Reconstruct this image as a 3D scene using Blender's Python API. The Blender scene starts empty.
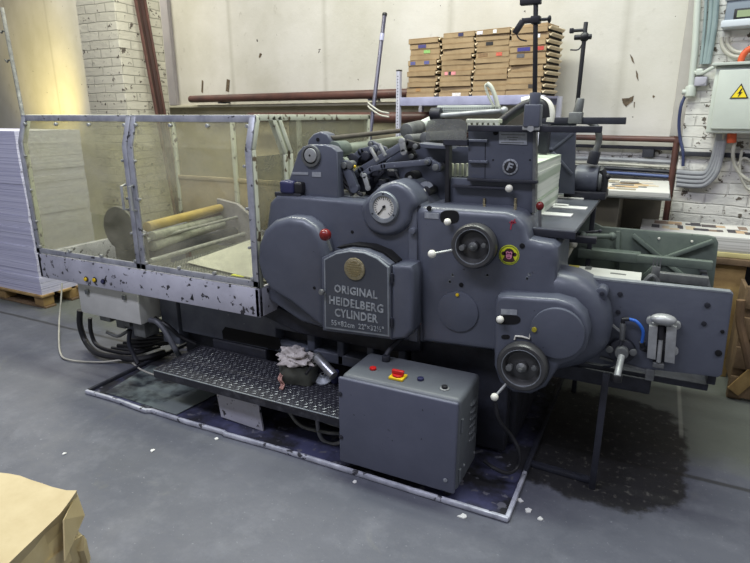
import bpy, bmesh, math, random
from mathutils import Vector, Matrix, noise
PI = math.pi
random.seed(7)
SC = bpy.context.scene
COL = SC.collection

# ---------------------------------------------------------------- camera
FPX = 565.0
TH = math.atan(166 / FPX)
YAW = math.radians(26.2)
CAMH = 1.6
cam = bpy.data.objects.new('camera', bpy.data.cameras.new('camera'))
COL.objects.link(cam)
cam.location = (0, 0, CAMH)
cam.rotation_euler = (PI / 2 - TH, 0, YAW)
cam.data.sensor_width = 36
cam.data.lens = FPX / 750 * 36
cam.data.clip_start = 0.05
SC.camera = cam

# ---------------------------------------------------------------- world, lights, exposure
w = bpy.data.worlds.new('hall_air')
SC.world = w
w.use_nodes = True
w.node_tree.nodes['Background'].inputs[0].default_value = (0.90, 0.92, 1.0, 1)
w.node_tree.nodes['Background'].inputs[1].default_value = 0.25
SC.view_settings.view_transform = 'Standard'
SC.view_settings.look = 'None'
SC.view_settings.exposure = 0.0
SC.view_settings.gamma = 1.0

def area(name, loc, rot, sx, sy, power, col):
    l = bpy.data.lights.new(name, 'AREA')
    l.shape = 'RECTANGLE'; l.size = sx; l.size_y = sy; l.energy = power; l.color = col
    o = bpy.data.objects.new(name, l); COL.objects.link(o)
    o.location = loc; o.rotation_euler = rot
    return o
area('ceiling_tube_and_fill', (-0.6, 2.7, 4.6), (0, 0, 0), 2.4, 0.4, 128, (0.93, 1.0, 0.90))
area('ceiling_tube_and_fill', (-3.4, 3.3, 4.6), (0, 0, 0), 2.4, 0.4, 150, (1.0, 1.0, 0.86))
area('ceiling_tube_and_fill', (-2.2, -0.3, 4.4), (math.radians(22), 0, 0), 3.0, 0.6, 130, (0.80, 0.82, 1.0))
area('ceiling_tube_and_fill', (2.0, 1.0, 4.6), (math.radians(15), math.radians(10), 0), 2.4, 0.4, 50, (0.90, 0.90, 1.0))
area('ceiling_tube_and_fill', (-7.4, 4.6, 4.6), (0, 0, 0), 2.4, 0.4, 150, (1.0, 0.97, 0.80))  # warm fill added to brighten the far left wall
yl = bpy.data.lights.new('yellow_wall_lamp', 'SPOT')
yl.energy = 270; yl.color = (1.0, 0.82, 0.25); yl.spot_size = math.radians(75); yl.spot_blend = 0.9; yl.shadow_soft_size = 0.15
yo = bpy.data.objects.new('yellow_wall_lamp', yl); COL.objects.link(yo)
yo.location = (-8.9, 4.9, 1.0)
yo.rotation_euler = (Vector((-9.4, 6.6, 2.1)) - yo.location).to_track_quat('-Z', 'Y').to_euler()

# ---------------------------------------------------------------- picture measuring helpers (rays through photo points onto real planes)
FW = Vector((-math.sin(YAW) * math.cos(TH), math.cos(YAW) * math.cos(TH), -math.sin(TH)))
RT = Vector((math.cos(YAW), math.sin(YAW), 0))
UP = RT.cross(FW)
CC = Vector((0, 0, CAMH))
WA = -math.atan(0.19)                       # heading of the back wall
WU = Vector((math.cos(WA), math.sin(WA), 0)); WN = Vector((math.sin(WA), -math.cos(WA), 0))
W0 = Vector((-1.8, 5.2, 0))
def ray(x, y): return FW + RT * ((x - 375) / FPX) - UP * ((y - 281.5) / FPX)
def PY(x, y, Y): d = ray(x, y); return CC + d * (Y / d.y)
def PX(x, y, X): d = ray(x, y); return CC + d * (X / d.x)
def PZ(x, y, Z): d = ray(x, y); return CC + d * ((Z - CAMH) / d.z)
def PW(x, y, off=0.0):                      # onto a plane parallel to the back wall, off metres in front of it
    d = ray(x, y); o = W0 + WN * off
    return CC + d * ((o - CC).dot(WN) / d.dot(WN))
def uw(p): return (p - W0).dot(WU)

# ---------------------------------------------------------------- materials
def lin(c):
    return tuple(((v / 255) / 12.92 if v / 255 <= 0.04045 else ((v / 255 + 0.055) / 1.055) ** 2.4) for v in c) + (1,)
def nd(nt, t, **k):
    n = nt.nodes.new(t)
    for a, b in k.items(): setattr(n, a, b)
    return n
MATS = {}
def pm(name, c, c2=None, lo=0.35, hi=0.7, scale=4, rough=0.5, r2=None, metal=0.0, bump=0.0, bscale=60, chip=None, cscale=25, cth=0.62, spec=0.5, coat=0):
    """painted / plain surface: base colour c, patchy second colour c2, worn chips of another colour, fine bump"""
    if name in MATS: return MATS[name]
    m = bpy.data.materials.new(name); m.use_nodes = True; nt = m.node_tree; L = nt.links.new
    b = nt.nodes['Principled BSDF']
    b.inputs['Roughness'].default_value = rough; b.inputs['Metallic'].default_value = metal
    b.inputs['Specular IOR Level'].default_value = spec
    b.inputs['Coat Weight'].default_value = coat
    b.inputs['Base Color'].default_value = lin(c)
    geo = nd(nt, 'ShaderNodeNewGeometry')
    if c2:
        n = nd(nt, 'ShaderNodeTexNoise'); n.inputs['Scale'].default_value = scale; n.inputs['Detail'].default_value = 8; n.inputs['Roughness'].default_value = 0.62
        L(geo.outputs['Position'], n.inputs['Vector'])
        mr = nd(nt, 'ShaderNodeMapRange'); mr.inputs[1].default_value = lo; mr.inputs[2].default_value = hi
        L(n.outputs['Fac'], mr.inputs[0])
        mx = nd(nt, 'ShaderNodeMix', data_type='RGBA'); mx.inputs[6].default_value = lin(c); mx.inputs[7].default_value = lin(c2)
        L(mr.outputs[0], mx.inputs[0]); out = mx.outputs[2]
        if r2 is not None:
            m2 = nd(nt, 'ShaderNodeMapRange'); m2.inputs[3].default_value = rough; m2.inputs[4].default_value = r2
            L(mr.outputs[0], m2.inputs[0]); L(m2.outputs[0], b.inputs['Roughness'])
        if chip:
            n2 = nd(nt, 'ShaderNodeTexNoise'); n2.inputs['Scale'].default_value = cscale; n2.inputs['Detail'].default_value = 5
            L(geo.outputs['Position'], n2.inputs['Vector'])
            r = nd(nt, 'ShaderNodeMapRange'); r.inputs[1].default_value = cth; r.inputs[2].default_value = cth + 0.03
            L(n2.outputs['Fac'], r.inputs[0])
            m3 = nd(nt, 'ShaderNodeMix', data_type='RGBA'); m3.inputs[7].default_value = lin(chip)
            L(out, m3.inputs[6]); L(r.outputs[0], m3.inputs[0]); out = m3.outputs[2]
        L(out, b.inputs['Base Color'])
    if bump:
        n3 = nd(nt, 'ShaderNodeTexNoise'); n3.inputs['Scale'].default_value = bscale; n3.inputs['Detail'].default_value = 4
        L(geo.outputs['Position'], n3.inputs['Vector'])
        bp = nd(nt, 'ShaderNodeBump'); bp.inputs['Strength'].default_value = bump; bp.inputs['Distance'].default_value = 0.01
        L(n3.outputs['Fac'], bp.inputs['Height']); L(bp.outputs[0], b.inputs['Normal'])
    MATS[name] = m
    return m

M_slate = pm('slate_enamel', (88, 92, 103), (73, 77, 88), scale=3, rough=0.30, r2=0.46, bump=0.09, bscale=40, chip=(48, 48, 55), cscale=55, cth=0.73)
M_slate2 = pm('slate_enamel_worn', (96, 100, 110), (76, 80, 92), scale=6, rough=0.34, r2=0.6, bump=0.08, bscale=40, chip=(140, 143, 148), cscale=50, cth=0.70)
M_dark = pm('oily_dark_iron', (44, 46, 56), (26, 27, 33), scale=9, rough=0.45, r2=0.7, bump=0.15, bscale=50)
M_green = pm('green_grey_lit_enamel', (106, 116, 106), (80, 90, 84), scale=5, rough=0.45, r2=0.6, bump=0.06, chip=(40, 44, 42), cscale=40, cth=0.68)  # green light falling on the rear frame is put into this colour
M_door = pm('dark_door_enamel', (70, 74, 80), (62, 66, 74), scale=8, rough=0.5, bump=0.05)
M_rim = pm('worn_light_edge', (150, 155, 158), (120, 126, 132), scale=20, rough=0.4, metal=0.3)
M_steel = pm('bare_steel', (178, 180, 178), (140, 142, 140), scale=14, rough=0.35, r2=0.5, metal=0.35, bump=0.04)
M_steeld = pm('dull_steel', (122, 124, 122), (84, 86, 86), scale=14, rough=0.42, r2=0.6, metal=0.35, bump=0.04)
M_alu = pm('aluminium_angle', (182, 184, 190), (136, 138, 148), scale=14, rough=0.35, r2=0.6, metal=0.4, chip=(66, 66, 72), cscale=24, cth=0.62)
M_white = pm('chipped_white_paint', (190, 190, 200), (160, 160, 170), scale=5, rough=0.5, chip=(56, 54, 58), cscale=30, cth=0.615)
M_cream = pm('cream_paint_peeling', (205, 208, 190), (178, 180, 160), scale=5, rough=0.55, chip=(92, 80, 62), cscale=20, cth=0.60)
M_black = pm('black_rubber', (22, 22, 25), (34, 34, 38), scale=20, rough=0.5)
M_hole = pm('black_opening', (8, 8, 10), rough=0.9)
M_ball = pm('white_knob_plastic', (232, 230, 215), rough=0.3)
M_red = pm('red_knob_plastic', (112, 28, 25), rough=0.25)
M_redb = pm('red_button_plastic', (190, 30, 28), rough=0.35)
M_yel = pm('yellow_plastic', (225, 190, 30), rough=0.4)
M_brass = pm('brass_medal', (166, 156, 124), (134, 124, 94), scale=60, rough=0.4, metal=0.5, bump=0.5, bscale=220)
M_dial = pm('dial_white', (222, 220, 208), rough=0.5)
M_plate = pm('aluminium_label', (168, 172, 176), (140, 144, 150), scale=60, rough=0.45, metal=0.3)
M_brown = pm('brown_red_pipe_paint', (98, 64, 56), (72, 50, 46), scale=6, rough=0.45, chip=(150, 130, 118), cscale=30, cth=0.72)
M_lid = pm('light_grey_enamel', (196, 202, 192), (184, 190, 182), scale=4, rough=0.45)
M_card = pm('carton_board', (170, 146, 112), (146, 122, 90), scale=8, rough=0.8)
M_card2 = pm('carton_board_inside', (222, 206, 176), (190, 170, 138), scale=8, rough=0.8)
M_paper = pm('white_paper', (226, 226, 220), (214, 214, 210), scale=6, rough=0.8)
M_wood = pm('pale_timber', (170, 142, 90), (128, 100, 62), scale=7, rough=0.75, bump=0.2)
M_woodd = pm('weathered_timber', (120, 98, 72), (82, 66, 48), scale=7, rough=0.8, bump=0.2)
M_kraft = pm('kraft_paper', (190, 174, 134), (172, 154, 112), scale=5, rough=0.5, bump=0.25, bscale=9)
M_cable = pm('pale_cable_sheath', (186, 184, 172), (160, 158, 148), scale=9, rough=0.5)
M_hose = pm('dull_grey_hose', (84, 86, 92), (66, 68, 74), scale=9, rough=0.5)
M_grey = pm('grey_conduit', (150, 152, 156), (128, 130, 136), scale=9, rough=0.55)
M_teal = pm('grey_green_conduit', (138, 154, 154), (120, 136, 138), scale=9, rough=0.55)
M_blue = pm('blue_hose', (44, 100, 190), rough=0.4)
M_bluep = pm('blue_violet_plastic', (48, 50, 88), (38, 40, 70), scale=9, rough=0.4)
M_orange = pm('orange_conduit', (205, 88, 48), rough=0.5)
M_shelf = pm('lavender_shelf_enamel', (172, 172, 200), (150, 150, 178), scale=9, rough=0.45)

def plastic_mat(name, tint, dirt, amount, lo, hi, scale):
    m = bpy.data.materials.new(name); m.use_nodes = True; nt = m.node_tree; L = nt.links.new
    nt.nodes.remove(nt.nodes['Principled BSDF']); out = nt.nodes['Material Output']
    tr = nd(nt, 'ShaderNodeBsdfTransparent'); tr.inputs[0].default_value = lin(tint)
    df = nd(nt, 'ShaderNodeBsdfDiffuse'); df.inputs[0].default_value = lin(dirt)
    gl = nd(nt, 'ShaderNodeBsdfGlossy'); gl.inputs['Roughness'].default_value = 0.12
    geo = nd(nt, 'ShaderNodeNewGeometry')
    mp = nd(nt, 'ShaderNodeMapping'); mp.inputs['Scale'].default_value = (1, 1, 1.6); mp.inputs['Rotation'].default_value = (0, 0.5, 0)
    n = nd(nt, 'ShaderNodeTexNoise'); n.inputs['Scale'].default_value = scale; n.inputs['Detail'].default_value = 9; n.inputs['Roughness'].default_value = 0.65; n.inputs['Distortion'].default_value = 0.6
    L(geo.outputs['Position'], mp.inputs[0]); L(mp.outputs[0], n.inputs['Vector'])
    mr = nd(nt, 'ShaderNodeMapRange'); mr.inputs[1].default_value = 0.3; mr.inputs[2].default_value = 0.75; mr.inputs[3].default_value = lo; mr.inputs[4].default_value = hi
    L(n.outputs['Fac'], mr.inputs[0])
    mx = nd(nt, 'ShaderNodeMixShader'); L(mr.outputs[0], mx.inputs[0]); L(tr.outputs[0], mx.inputs[1]); L(df.outputs[0], mx.inputs[2])
    fr = nd(nt, 'ShaderNodeFresnel'); fr.inputs[0].default_value = 1.35
    m2 = nd(nt, 'ShaderNodeMixShader'); bf = nd(nt, 'ShaderNodeMath', operation='SUBTRACT'); bf.inputs[0].default_value = 1.0; L(geo.outputs['Backfacing'], bf.inputs[1]); fm = nd(nt, 'ShaderNodeMath', operation='MULTIPLY'); L(fr.outputs[0], fm.inputs[0]); L(bf.outputs[0], fm.inputs[1]); L(fm.outputs[0], m2.inputs[0]); L(mx.outputs[0], m2.inputs[1]); L(gl.outputs[0], m2.inputs[2])
    L(m2.outputs[0], out.inputs[0])
    return m
M_pane = plastic_mat('scuffed_clear_sheet', (244, 244, 236), (206, 202, 180), 0.4, 0.02, 0.30, 3.0)
M_pane3 = plastic_mat('thin_rear_sheet', (246, 246, 240), (200, 196, 172), 0.4, 0.05, 0.25, 3.0)
M_pane2 = plastic_mat('dusty_clear_sheet', (235, 235, 228), (150, 148, 132), 0.5, 0.25, 0.62, 7.0)

def swz(nt, coord_out):                                   # use local X (or Y on side faces) and Z as the pattern plane
    L = nt.links.new
    s = nd(nt, 'ShaderNodeSeparateXYZ'); L(coord_out, s.inputs[0])
    a = nd(nt, 'ShaderNodeMath', operation='ADD'); L(s.outputs[0], a.inputs[0]); L(s.outputs[1], a.inputs[1])
    c = nd(nt, 'ShaderNodeCombineXYZ'); L(a.outputs[0], c.inputs[0]); L(s.outputs[2], c.inputs[1])
    return c.outputs[0]

def wall_mat():
    m = bpy.data.materials.new('stained_wall_paint'); m.use_nodes = True; nt = m.node_tree; L = nt.links.new
    b = nt.nodes['Principled BSDF']; b.inputs['Roughness'].default_value = 0.7
    tc = nd(nt, 'ShaderNodeTexCoord')
    n1 = nd(nt, 'ShaderNodeTexNoise'); n1.inputs['Scale'].default_value = 0.9; n1.inputs['Detail'].default_value = 7; n1.inputs['Roughness'].default_value = 0.6
    L(tc.outputs['Object'], n1.inputs['Vector'])
    r1 = nd(nt, 'ShaderNodeMapRange'); r1.inputs[1].default_value = 0.38; r1.inputs[2].default_value = 0.66; L(n1.outputs['Fac'], r1.inputs[0])
    m1 = nd(nt, 'ShaderNodeMix', data_type='RGBA'); m1.inputs[6].default_value = lin((208, 204, 197)); m1.inputs[7].default_value = lin((188, 184, 172)); L(r1.outputs[0], m1.inputs[0])
    n2 = nd(nt, 'ShaderNodeTexNoise'); n2.inputs['Scale'].default_value = 7; n2.inputs['Detail'].default_value = 10; n2.inputs['Roughness'].default_value = 0.7
    L(tc.outputs['Object'], n2.inputs['Vector'])
    r2 = nd(nt, 'ShaderNodeMapRange'); r2.inputs[1].default_value = 0.62; r2.inputs[2].default_value = 0.72; r2.inputs[4].default_value = 0.35; L(n2.outputs['Fac'], r2.inputs[0])
    m2 = nd(nt, 'ShaderNodeMix', data_type='RGBA'); m2.inputs[7].default_value = lin((128, 120, 104)); L(m1.outputs[2], m2.inputs[6]); L(r2.outputs[0], m2.inputs[0])
    # panel joints
    sp = nd(nt, 'ShaderNodeSeparateXYZ'); L(tc.outputs['Object'], sp.inputs[0])
    fr = nd(nt, 'ShaderNodeMath', operation='PINGPONG'); fr.inputs[1].default_value = 0.75; L(sp.outputs[0], fr.inputs[0])
    lt = nd(nt, 'ShaderNodeMapRange'); lt.inputs[1].default_value = 0.0; lt.inputs[2].default_value = 0.05; lt.inputs[3].default_value = 0.5; lt.inputs[4].default_value = 0; L(fr.outputs[0], lt.inputs[0])
    m3 = nd(nt, 'ShaderNodeMix', data_type='RGBA'); m3.inputs[7].default_value = lin((168, 164, 152)); L(m2.outputs[2], m3.inputs[6]); L(lt.outputs[0], m3.inputs[0])
    # dark chips
    v = nd(nt, 'ShaderNodeTexNoise'); v.inputs['Scale'].default_value = 16; v.inputs['Detail'].default_value = 3; L(tc.outputs['Object'], v.inputs['Vector'])
    r3 = nd(nt, 'ShaderNodeMapRange'); r3.inputs[1].default_value = 0.745; r3.inputs[2].default_value = 0.76; L(v.outputs['Fac'], r3.inputs[0])
    m4 = nd(nt, 'ShaderNodeMix', data_type='RGBA'); m4.inputs[7].default_value = lin((60, 54, 46)); L(m3.outputs[2], m4.inputs[6]); L(r3.outputs[0], m4.inputs[0])
    L(m4.outputs[2], b.inputs['Base Color'])
    bp = nd(nt, 'ShaderNodeBump'); bp.inputs['Strength'].default_value = 0.25; bp.inputs['Distance'].default_value = 0.02; L(n2.outputs['Fac'], bp.inputs['Height']); L(bp.outputs[0], b.inputs['Normal'])
    return m
def brick_mat(name, c1, c2, cm, bw=0.26, rh=0.077, chips=0.62):
    m = bpy.data.materials.new(name); m.use_nodes = True; nt = m.node_tree; L = nt.links.new
    b = nt.nodes['Principled BSDF']; b.inputs['Roughness'].default_value = 0.75
    tc = nd(nt, 'ShaderNodeTexCoord'); vec = swz(nt, tc.outputs['Object'])
    br = nd(nt, 'ShaderNodeTexBrick'); br.inputs['Color1'].default_value = lin(c1); br.inputs['Color2'].default_value = lin(c2); br.inputs['Mortar'].default_value = lin(cm)
    br.inputs['Scale'].default_value = 1; br.inputs['Mortar Size'].default_value = 0.006; br.inputs['Mortar Smooth'].default_value = 0.6
    br.inputs['Brick Width'].default_value = bw; br.inputs['Row Height'].default_value = rh
    n0 = nd(nt, 'ShaderNodeTexNoise'); n0.inputs['Scale'].default_value = 5; n0.inputs['Detail'].default_value = 4; L(tc.outputs['Object'], n0.inputs['Vector'])
    sc = nd(nt, 'ShaderNodeVectorMath', operation='MULTIPLY_ADD'); sc.inputs[1].default_value = (0.025, 0.025, 0.0); L(n0.outputs['Color'], sc.inputs[0]); L(vec, sc.inputs[2])
    L(sc.outputs[0], br.inputs['Vector'])
    n = nd(nt, 'ShaderNodeTexNoise'); n.inputs['Scale'].default_value = 13; n.inputs['Detail'].default_value = 8; n.inputs['Roughness'].default_value = 0.65; L(tc.outputs['Object'], n.inputs['Vector'])
    r = nd(nt, 'ShaderNodeMapRange'); r.inputs[1].default_value = chips; r.inputs[2].default_value = chips + 0.03; L(n.outputs['Fac'], r.inputs[0])
    mx = nd(nt, 'ShaderNodeMix', data_type='RGBA'); mx.inputs[7].default_value = lin((92, 84, 74)); L(br.outputs['Color'], mx.inputs[6]); L(r.outputs[0], mx.inputs[0])
    L(mx.outputs[2], b.inputs['Base Color'])
    ma = nd(nt, 'ShaderNodeMath', operation='MULTIPLY_ADD'); ma.inputs[1].default_value = -0.8; L(br.outputs['Fac'], ma.inputs[0]); L(n.outputs['Fac'], ma.inputs[2])
    bp = nd(nt, 'ShaderNodeBump'); bp.inputs['Strength'].default_value = 0.7; bp.inputs['Distance'].default_value = 0.02; L(ma.outputs[0], bp.inputs['Height']); L(bp.outputs[0], b.inputs['Normal'])
    return m
def floor_mat():
    m = bpy.data.materials.new('worn_grey_floor'); m.use_nodes = True; nt = m.node_tree; L = nt.links.new
    b = nt.nodes['Principled BSDF']
    geo = nd(nt, 'ShaderNodeNewGeometry')
    def N(scale, det=8, ro=0.6, dist=0):
        n = nd(nt, 'ShaderNodeTexNoise'); n.inputs['Scale'].default_value = scale; n.inputs['Detail'].default_value = det; n.inputs['Roughness'].default_value = ro; n.inputs['Distortion'].default_value = dist
        L(geo.outputs['Position'], n.inputs['Vector']); return n.outputs['Fac']
    def MR(src, a, c, x=0, y=1):
        r = nd(nt, 'ShaderNodeMapRange'); r.inputs[1].default_value = a; r.inputs[2].default_value = c; r.inputs[3].default_value = x; r.inputs[4].default_value = y; L(src, r.inputs[0]); return r.outputs[0]
    def MX(fac, a, col):
        x = nd(nt, 'ShaderNodeMix', data_type='RGBA'); L(fac, x.inputs[0])
        if isinstance(a, tuple): x.inputs[6].default_value = a
        else: L(a, x.inputs[6])
        x.inputs[7].default_value = lin(col); return x.outputs[2]
    c = MX(MR(N(1.1), 0.35, 0.65), lin((97, 99, 107)), (80, 83, 92))
    c = MX(MR(N(5, 10, 0.7), 0.5, 0.75, 0, 0.5), c, (122, 124, 131))
    c = MX(MR(N(3, 6, 0.6, 1.5), 0.58, 0.7, 0, 0.45), c, (76, 78, 87))
    c = MX(MR(N(60, 3), 0.66, 0.72, 0, 0.6), c, (140, 142, 148))
    sx = nd(nt, 'ShaderNodeSeparateXYZ'); L(geo.outputs['Position'], sx.inputs[0])
    # greenish grey tone on the floor behind the press end
    def M2(op, a, v):
        q = nd(nt, 'ShaderNodeMath', operation=op); L(a, q.inputs[0])
        if isinstance(v, (int, float)): q.inputs[1].default_value = v
        else: L(v, q.inputs[1])
        return q.outputs[0]
    wob = M2('MULTIPLY', M2('SUBTRACT', N(4, 6), 0.5), 0.5)
    ys = M2('ADD', sx.outputs[1], wob)
    c = MX(MR(ys, 2.75, 2.95, 0, 0.65), c, (98, 102, 88))
    c = MX(MR(N(2.3, 5, 0.6, 1.0), 0.64, 0.72, 0, 0.14), c, (140, 138, 112))
    # joint lines
    def line(src, at, wd, col, c, s=0.8):
        d = M2('ABSOLUTE', M2('SUBTRACT', src, at), 0); return MX(MR(d, wd, wd * 2.2, s, 0), c, col)
    d1 = M2('ABSOLUTE', M2('SUBTRACT', M2('ADD', sx.outputs[1], M2('MULTIPLY', wob, 0.04)), 2.66), 0)
    c = MX(MR(d1, 0.008, 0.02, 0.8, 0), c, (48, 48, 48))
    # oil patch beside the press with the end frame's shadow painted in, ragged outline
    cx, cy, rx, ry = -0.10, 2.80, 0.40, 0.54
    ex = M2('DIVIDE', M2('SUBTRACT', sx.outputs[0], cx), rx); ey = M2('DIVIDE', M2('SUBTRACT', sx.outputs[1], cy), ry)
    e = M2('ADD', M2('POWER', M2('ABSOLUTE', ex, 0), 4.0), M2('POWER', M2('ABSOLUTE', ey, 0), 4.0))
    e = M2('ADD', e, M2('MULTIPLY', M2('SUBTRACT', N(5, 8, 0.65), 0.5), 2.2))
    oil_shade = MR(e, 0.75, 1.05, 0.93, 0)
    c = MX(oil_shade, c, (32, 31, 31))
    sp_ = M2('MULTIPLY', MR(N(26, 6, 0.7), 0.57, 0.64, 0, 0.5), MR(e, 0.6, 1.3, 1.0, 0.15)); c = MX(sp_, c, (112, 110, 102))
    c = MX(M2('MULTIPLY', MR(M2('ABSOLUTE', M2('SUBTRACT', sx.outputs[0], 0.285), 0), 0.006, 0.014, 0.5, 0), MR(sx.outputs[1], 3.0, 3.05)), c, (160, 162, 150))
    L(c, b.inputs['Base Color'])
    rg = MR(N(6), 0.3, 0.7, 0.42, 0.62); L(rg, b.inputs['Roughness'])
    bp = nd(nt, 'ShaderNodeBump'); bp.inputs['Strength'].default_value = 0.12; bp.inputs['Distance'].default_value = 0.01; L(N(45, 6), bp.inputs['Height']); L(bp.outputs[0], b.inputs['Normal'])
    return m
def stack_mat(name, c1, c2, step, c3=None):
    """edges of piled sheets: fine horizontal lines"""
    m = bpy.data.materials.new(name); m.use_nodes = True; nt = m.node_tree; L = nt.links.new
    b = nt.nodes['Principled BSDF']; b.inputs['Roughness'].default_value = 0.75
    geo = nd(nt, 'ShaderNodeNewGeometry')
    mp = nd(nt, 'ShaderNodeMapping'); mp.inputs['Scale'].default_value = (0.6, 0.6, 1.0 / step); L(geo.outputs['Position'], mp.inputs[0])
    n = nd(nt, 'ShaderNodeTexNoise'); n.inputs['Scale'].default_value = 1.0; n.inputs['Detail'].default_value = 5; L(mp.outputs[0], n.inputs['Vector'])
    r = nd(nt, 'ShaderNodeMapRange'); r.inputs[1].default_value = 0.45; r.inputs[2].default_value = 0.62; L(n.outputs['Fac'], r.inputs[0])
    mx = nd(nt, 'ShaderNodeMix', data_type='RGBA'); mx.inputs[6].default_value = lin(c1); mx.inputs[7].default_value = lin(c2); L(r.outputs[0], mx.inputs[0])
    L(mx.outputs[2], b.inputs['Base Color'])
    bp = nd(nt, 'ShaderNodeBump'); bp.inputs['Strength'].default_value = 0.3; bp.inputs['Distance'].default_value = 0.005; L(n.outputs['Fac'], bp.inputs['Height']); L(bp.outputs[0], b.inputs['Normal'])
    return m

# ---------------------------------------------------------------- mesh helpers
class MB:
    def __init__(s): s.bm = bmesh.new()
    def add(s, t, bev=0, seg=3, ang=30, M=None):
        if bev:
            t.normal_update()
            es = [e for e in t.edges if len(e.link_faces) == 2 and e.calc_face_angle(0) > math.radians(ang)]
            if es: bmesh.ops.bevel(t, geom=es, offset=bev, segments=seg, affect='EDGES', profile=0.5, clamp_overlap=True)
        if M is not None: t.transform(M)
        me = bpy.data.meshes.new('tmp'); t.to_mesh(me); t.free(); s.bm.from_mesh(me); bpy.data.meshes.remove(me)
        return s
    def box(s, x0, x1, y0, y1, z0, z1, bev=0, M=None, seg=3):
        t = bmesh.new()
        v = [t.verts.new((x, y, z)) for z in (z0, z1) for y in (y0, y1) for x in (x0, x1)]
        for f in ((0, 2, 3, 1), (4, 5, 7, 6), (0, 1, 5, 4), (2, 6, 7, 3), (0, 4, 6, 2), (1, 3, 7, 5)): t.faces.new([v[i] for i in f])
        bmesh.ops.recalc_face_normals(t, faces=t.faces)
        return s.add(t, bev, seg, M=M)
    def bar(s, a, b, wd, ht, bev=0, up=Vector((0, 0, 1))):      # rectangular bar between two points
        a = Vector(a); b = Vector(b); d = b - a; L = d.length; d.normalize()
        sx = d.cross(up)
        if sx.length < 1e-4: sx = Vector((1, 0, 0))
        sx.normalize(); sz = sx.cross(d)
        M = Matrix((sx, d, sz)).transposed().to_4x4(); M.translation = a
        return s.box(-wd / 2, wd / 2, 0, L, -ht / 2, ht / 2, bev, M, seg=2)
    def cyl(s, a, b, r, r2=None, seg=24, bev=0, bseg=2):
        a = Vector(a); b = Vector(b); d = b - a
        t = bmesh.new(); bmesh.ops.create_cone(t, cap_ends=True, segments=seg, radius1=r, radius2=r if r2 is None else r2, depth=d.length)
        M = d.to_track_quat('Z', 'Y').to_matrix().to_4x4(); M.translation = (a + b) / 2
        return s.add(t, bev, bseg, 50, M)
    def sph(s, c, r, sc=(1, 1, 1), seg=20):
        t = bmesh.new(); bmesh.ops.create_uvsphere(t, u_segments=seg, v_segments=seg // 2 + 2, radius=r)
        return s.add(t, M=Matrix.Translation(c) @ Matrix.Diagonal((*sc, 1)))
    def prism(s, pts, d, bev=0, seg=3, ang=30):                 # closed 3-D polygon swept by vector d
        t = bmesh.new(); v0 = [t.verts.new(p) for p in pts]; v1 = [t.verts.new(Vector(p) + Vector(d)) for p in pts]; n = len(pts)
        t.faces.new(v0); t.faces.new(v1[::-1])
        for i in range(n): t.faces.new((v0[i], v1[i], v1[(i + 1) % n], v0[(i + 1) % n]))
        bmesh.ops.recalc_face_normals(t, faces=t.faces)
        if bev:                                                # round only the rim facing the front and back, keep outline
            t.normal_update()
            fr = t.faces[:][0]
            es = list(fr.edges)
            bmesh.ops.bevel(t, geom=es, offset=bev, segments=seg, affect='EDGES', profile=0.5, clamp_overlap=True)
        return s.add(t)
    def lathe(s, prof, o, axis, seg=40):                        # profile of (radius, height) about axis through o
        t = bmesh.new(); rings = []
        for r, h in prof:
            if r < 1e-6: rings.append([t.verts.new((0, 0, h))])
            else: rings.append([t.verts.new((r * math.cos(2 * PI * k / seg), r * math.sin(2 * PI * k / seg), h)) for k in range(seg)])
        for A, B in zip(rings, rings[1:]):
            for k in range(seg):
                k2 = (k + 1) % seg
                if len(A) == 1 and len(B) == 1: continue
                if len(A) == 1: t.faces.new((A[0], B[k], B[k2]))
                elif len(B) == 1: t.faces.new((A[k], B[0], A[k2]))
                else: t.faces.new((A[k], B[k], B[k2], A[k2]))
        bmesh.ops.recalc_face_normals(t, faces=t.faces)
        M = Vector(axis).to_track_quat('Z', 'Y').to_matrix().to_4x4(); M.translation = Vector(o)
        return s.add(t, M=M)
    def tube(s, pts, r, seg=8, sub=6, smooth=True, caps=True):
        P = [Vector(p) for p in pts]
        if smooth and len(P) > 2:
            Q = []
            E = [P[0] * 2 - P[1]] + P + [P[-1] * 2 - P[-2]]
            for i in range(1, len(E) - 2):
                a, b, c, d = E[i - 1:i + 3]
                for k in range(sub):
                    u = k / sub
                    Q.append(0.5 * ((2 * b) + (c - a) * u + (2 * a - 5 * b + 4 * c - d) * u * u + (3 * b - a - 3 * c + d) * u ** 3))
            Q.append(P[-1]); P = Q
        t = bmesh.new(); prev = None; nrm = None
        for i, p in enumerate(P):
            d = (P[min(i + 1, len(P) - 1)] - P[max(i - 1, 0)]).normalized()
            if nrm is None:
                nrm = d.orthogonal().normalized()
            nrm = (nrm - d * nrm.dot(d)).normalized(); bn = d.cross(nrm)
            ring = [t.verts.new(p + (nrm * math.cos(2 * PI * k / seg) + bn * math.sin(2 * PI * k / seg)) * r) for k in range(seg)]
            if prev:
                for k in range(seg): t.faces.new((prev[k], prev[(k + 1) % seg], ring[(k + 1) % seg], ring[k]))
            elif caps: t.faces.new(ring[::-1])
            prev = ring
        if caps: t.faces.new(prev)
        bmesh.ops.recalc_face_normals(t, faces=t.faces)
        return s.add(t)
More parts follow.
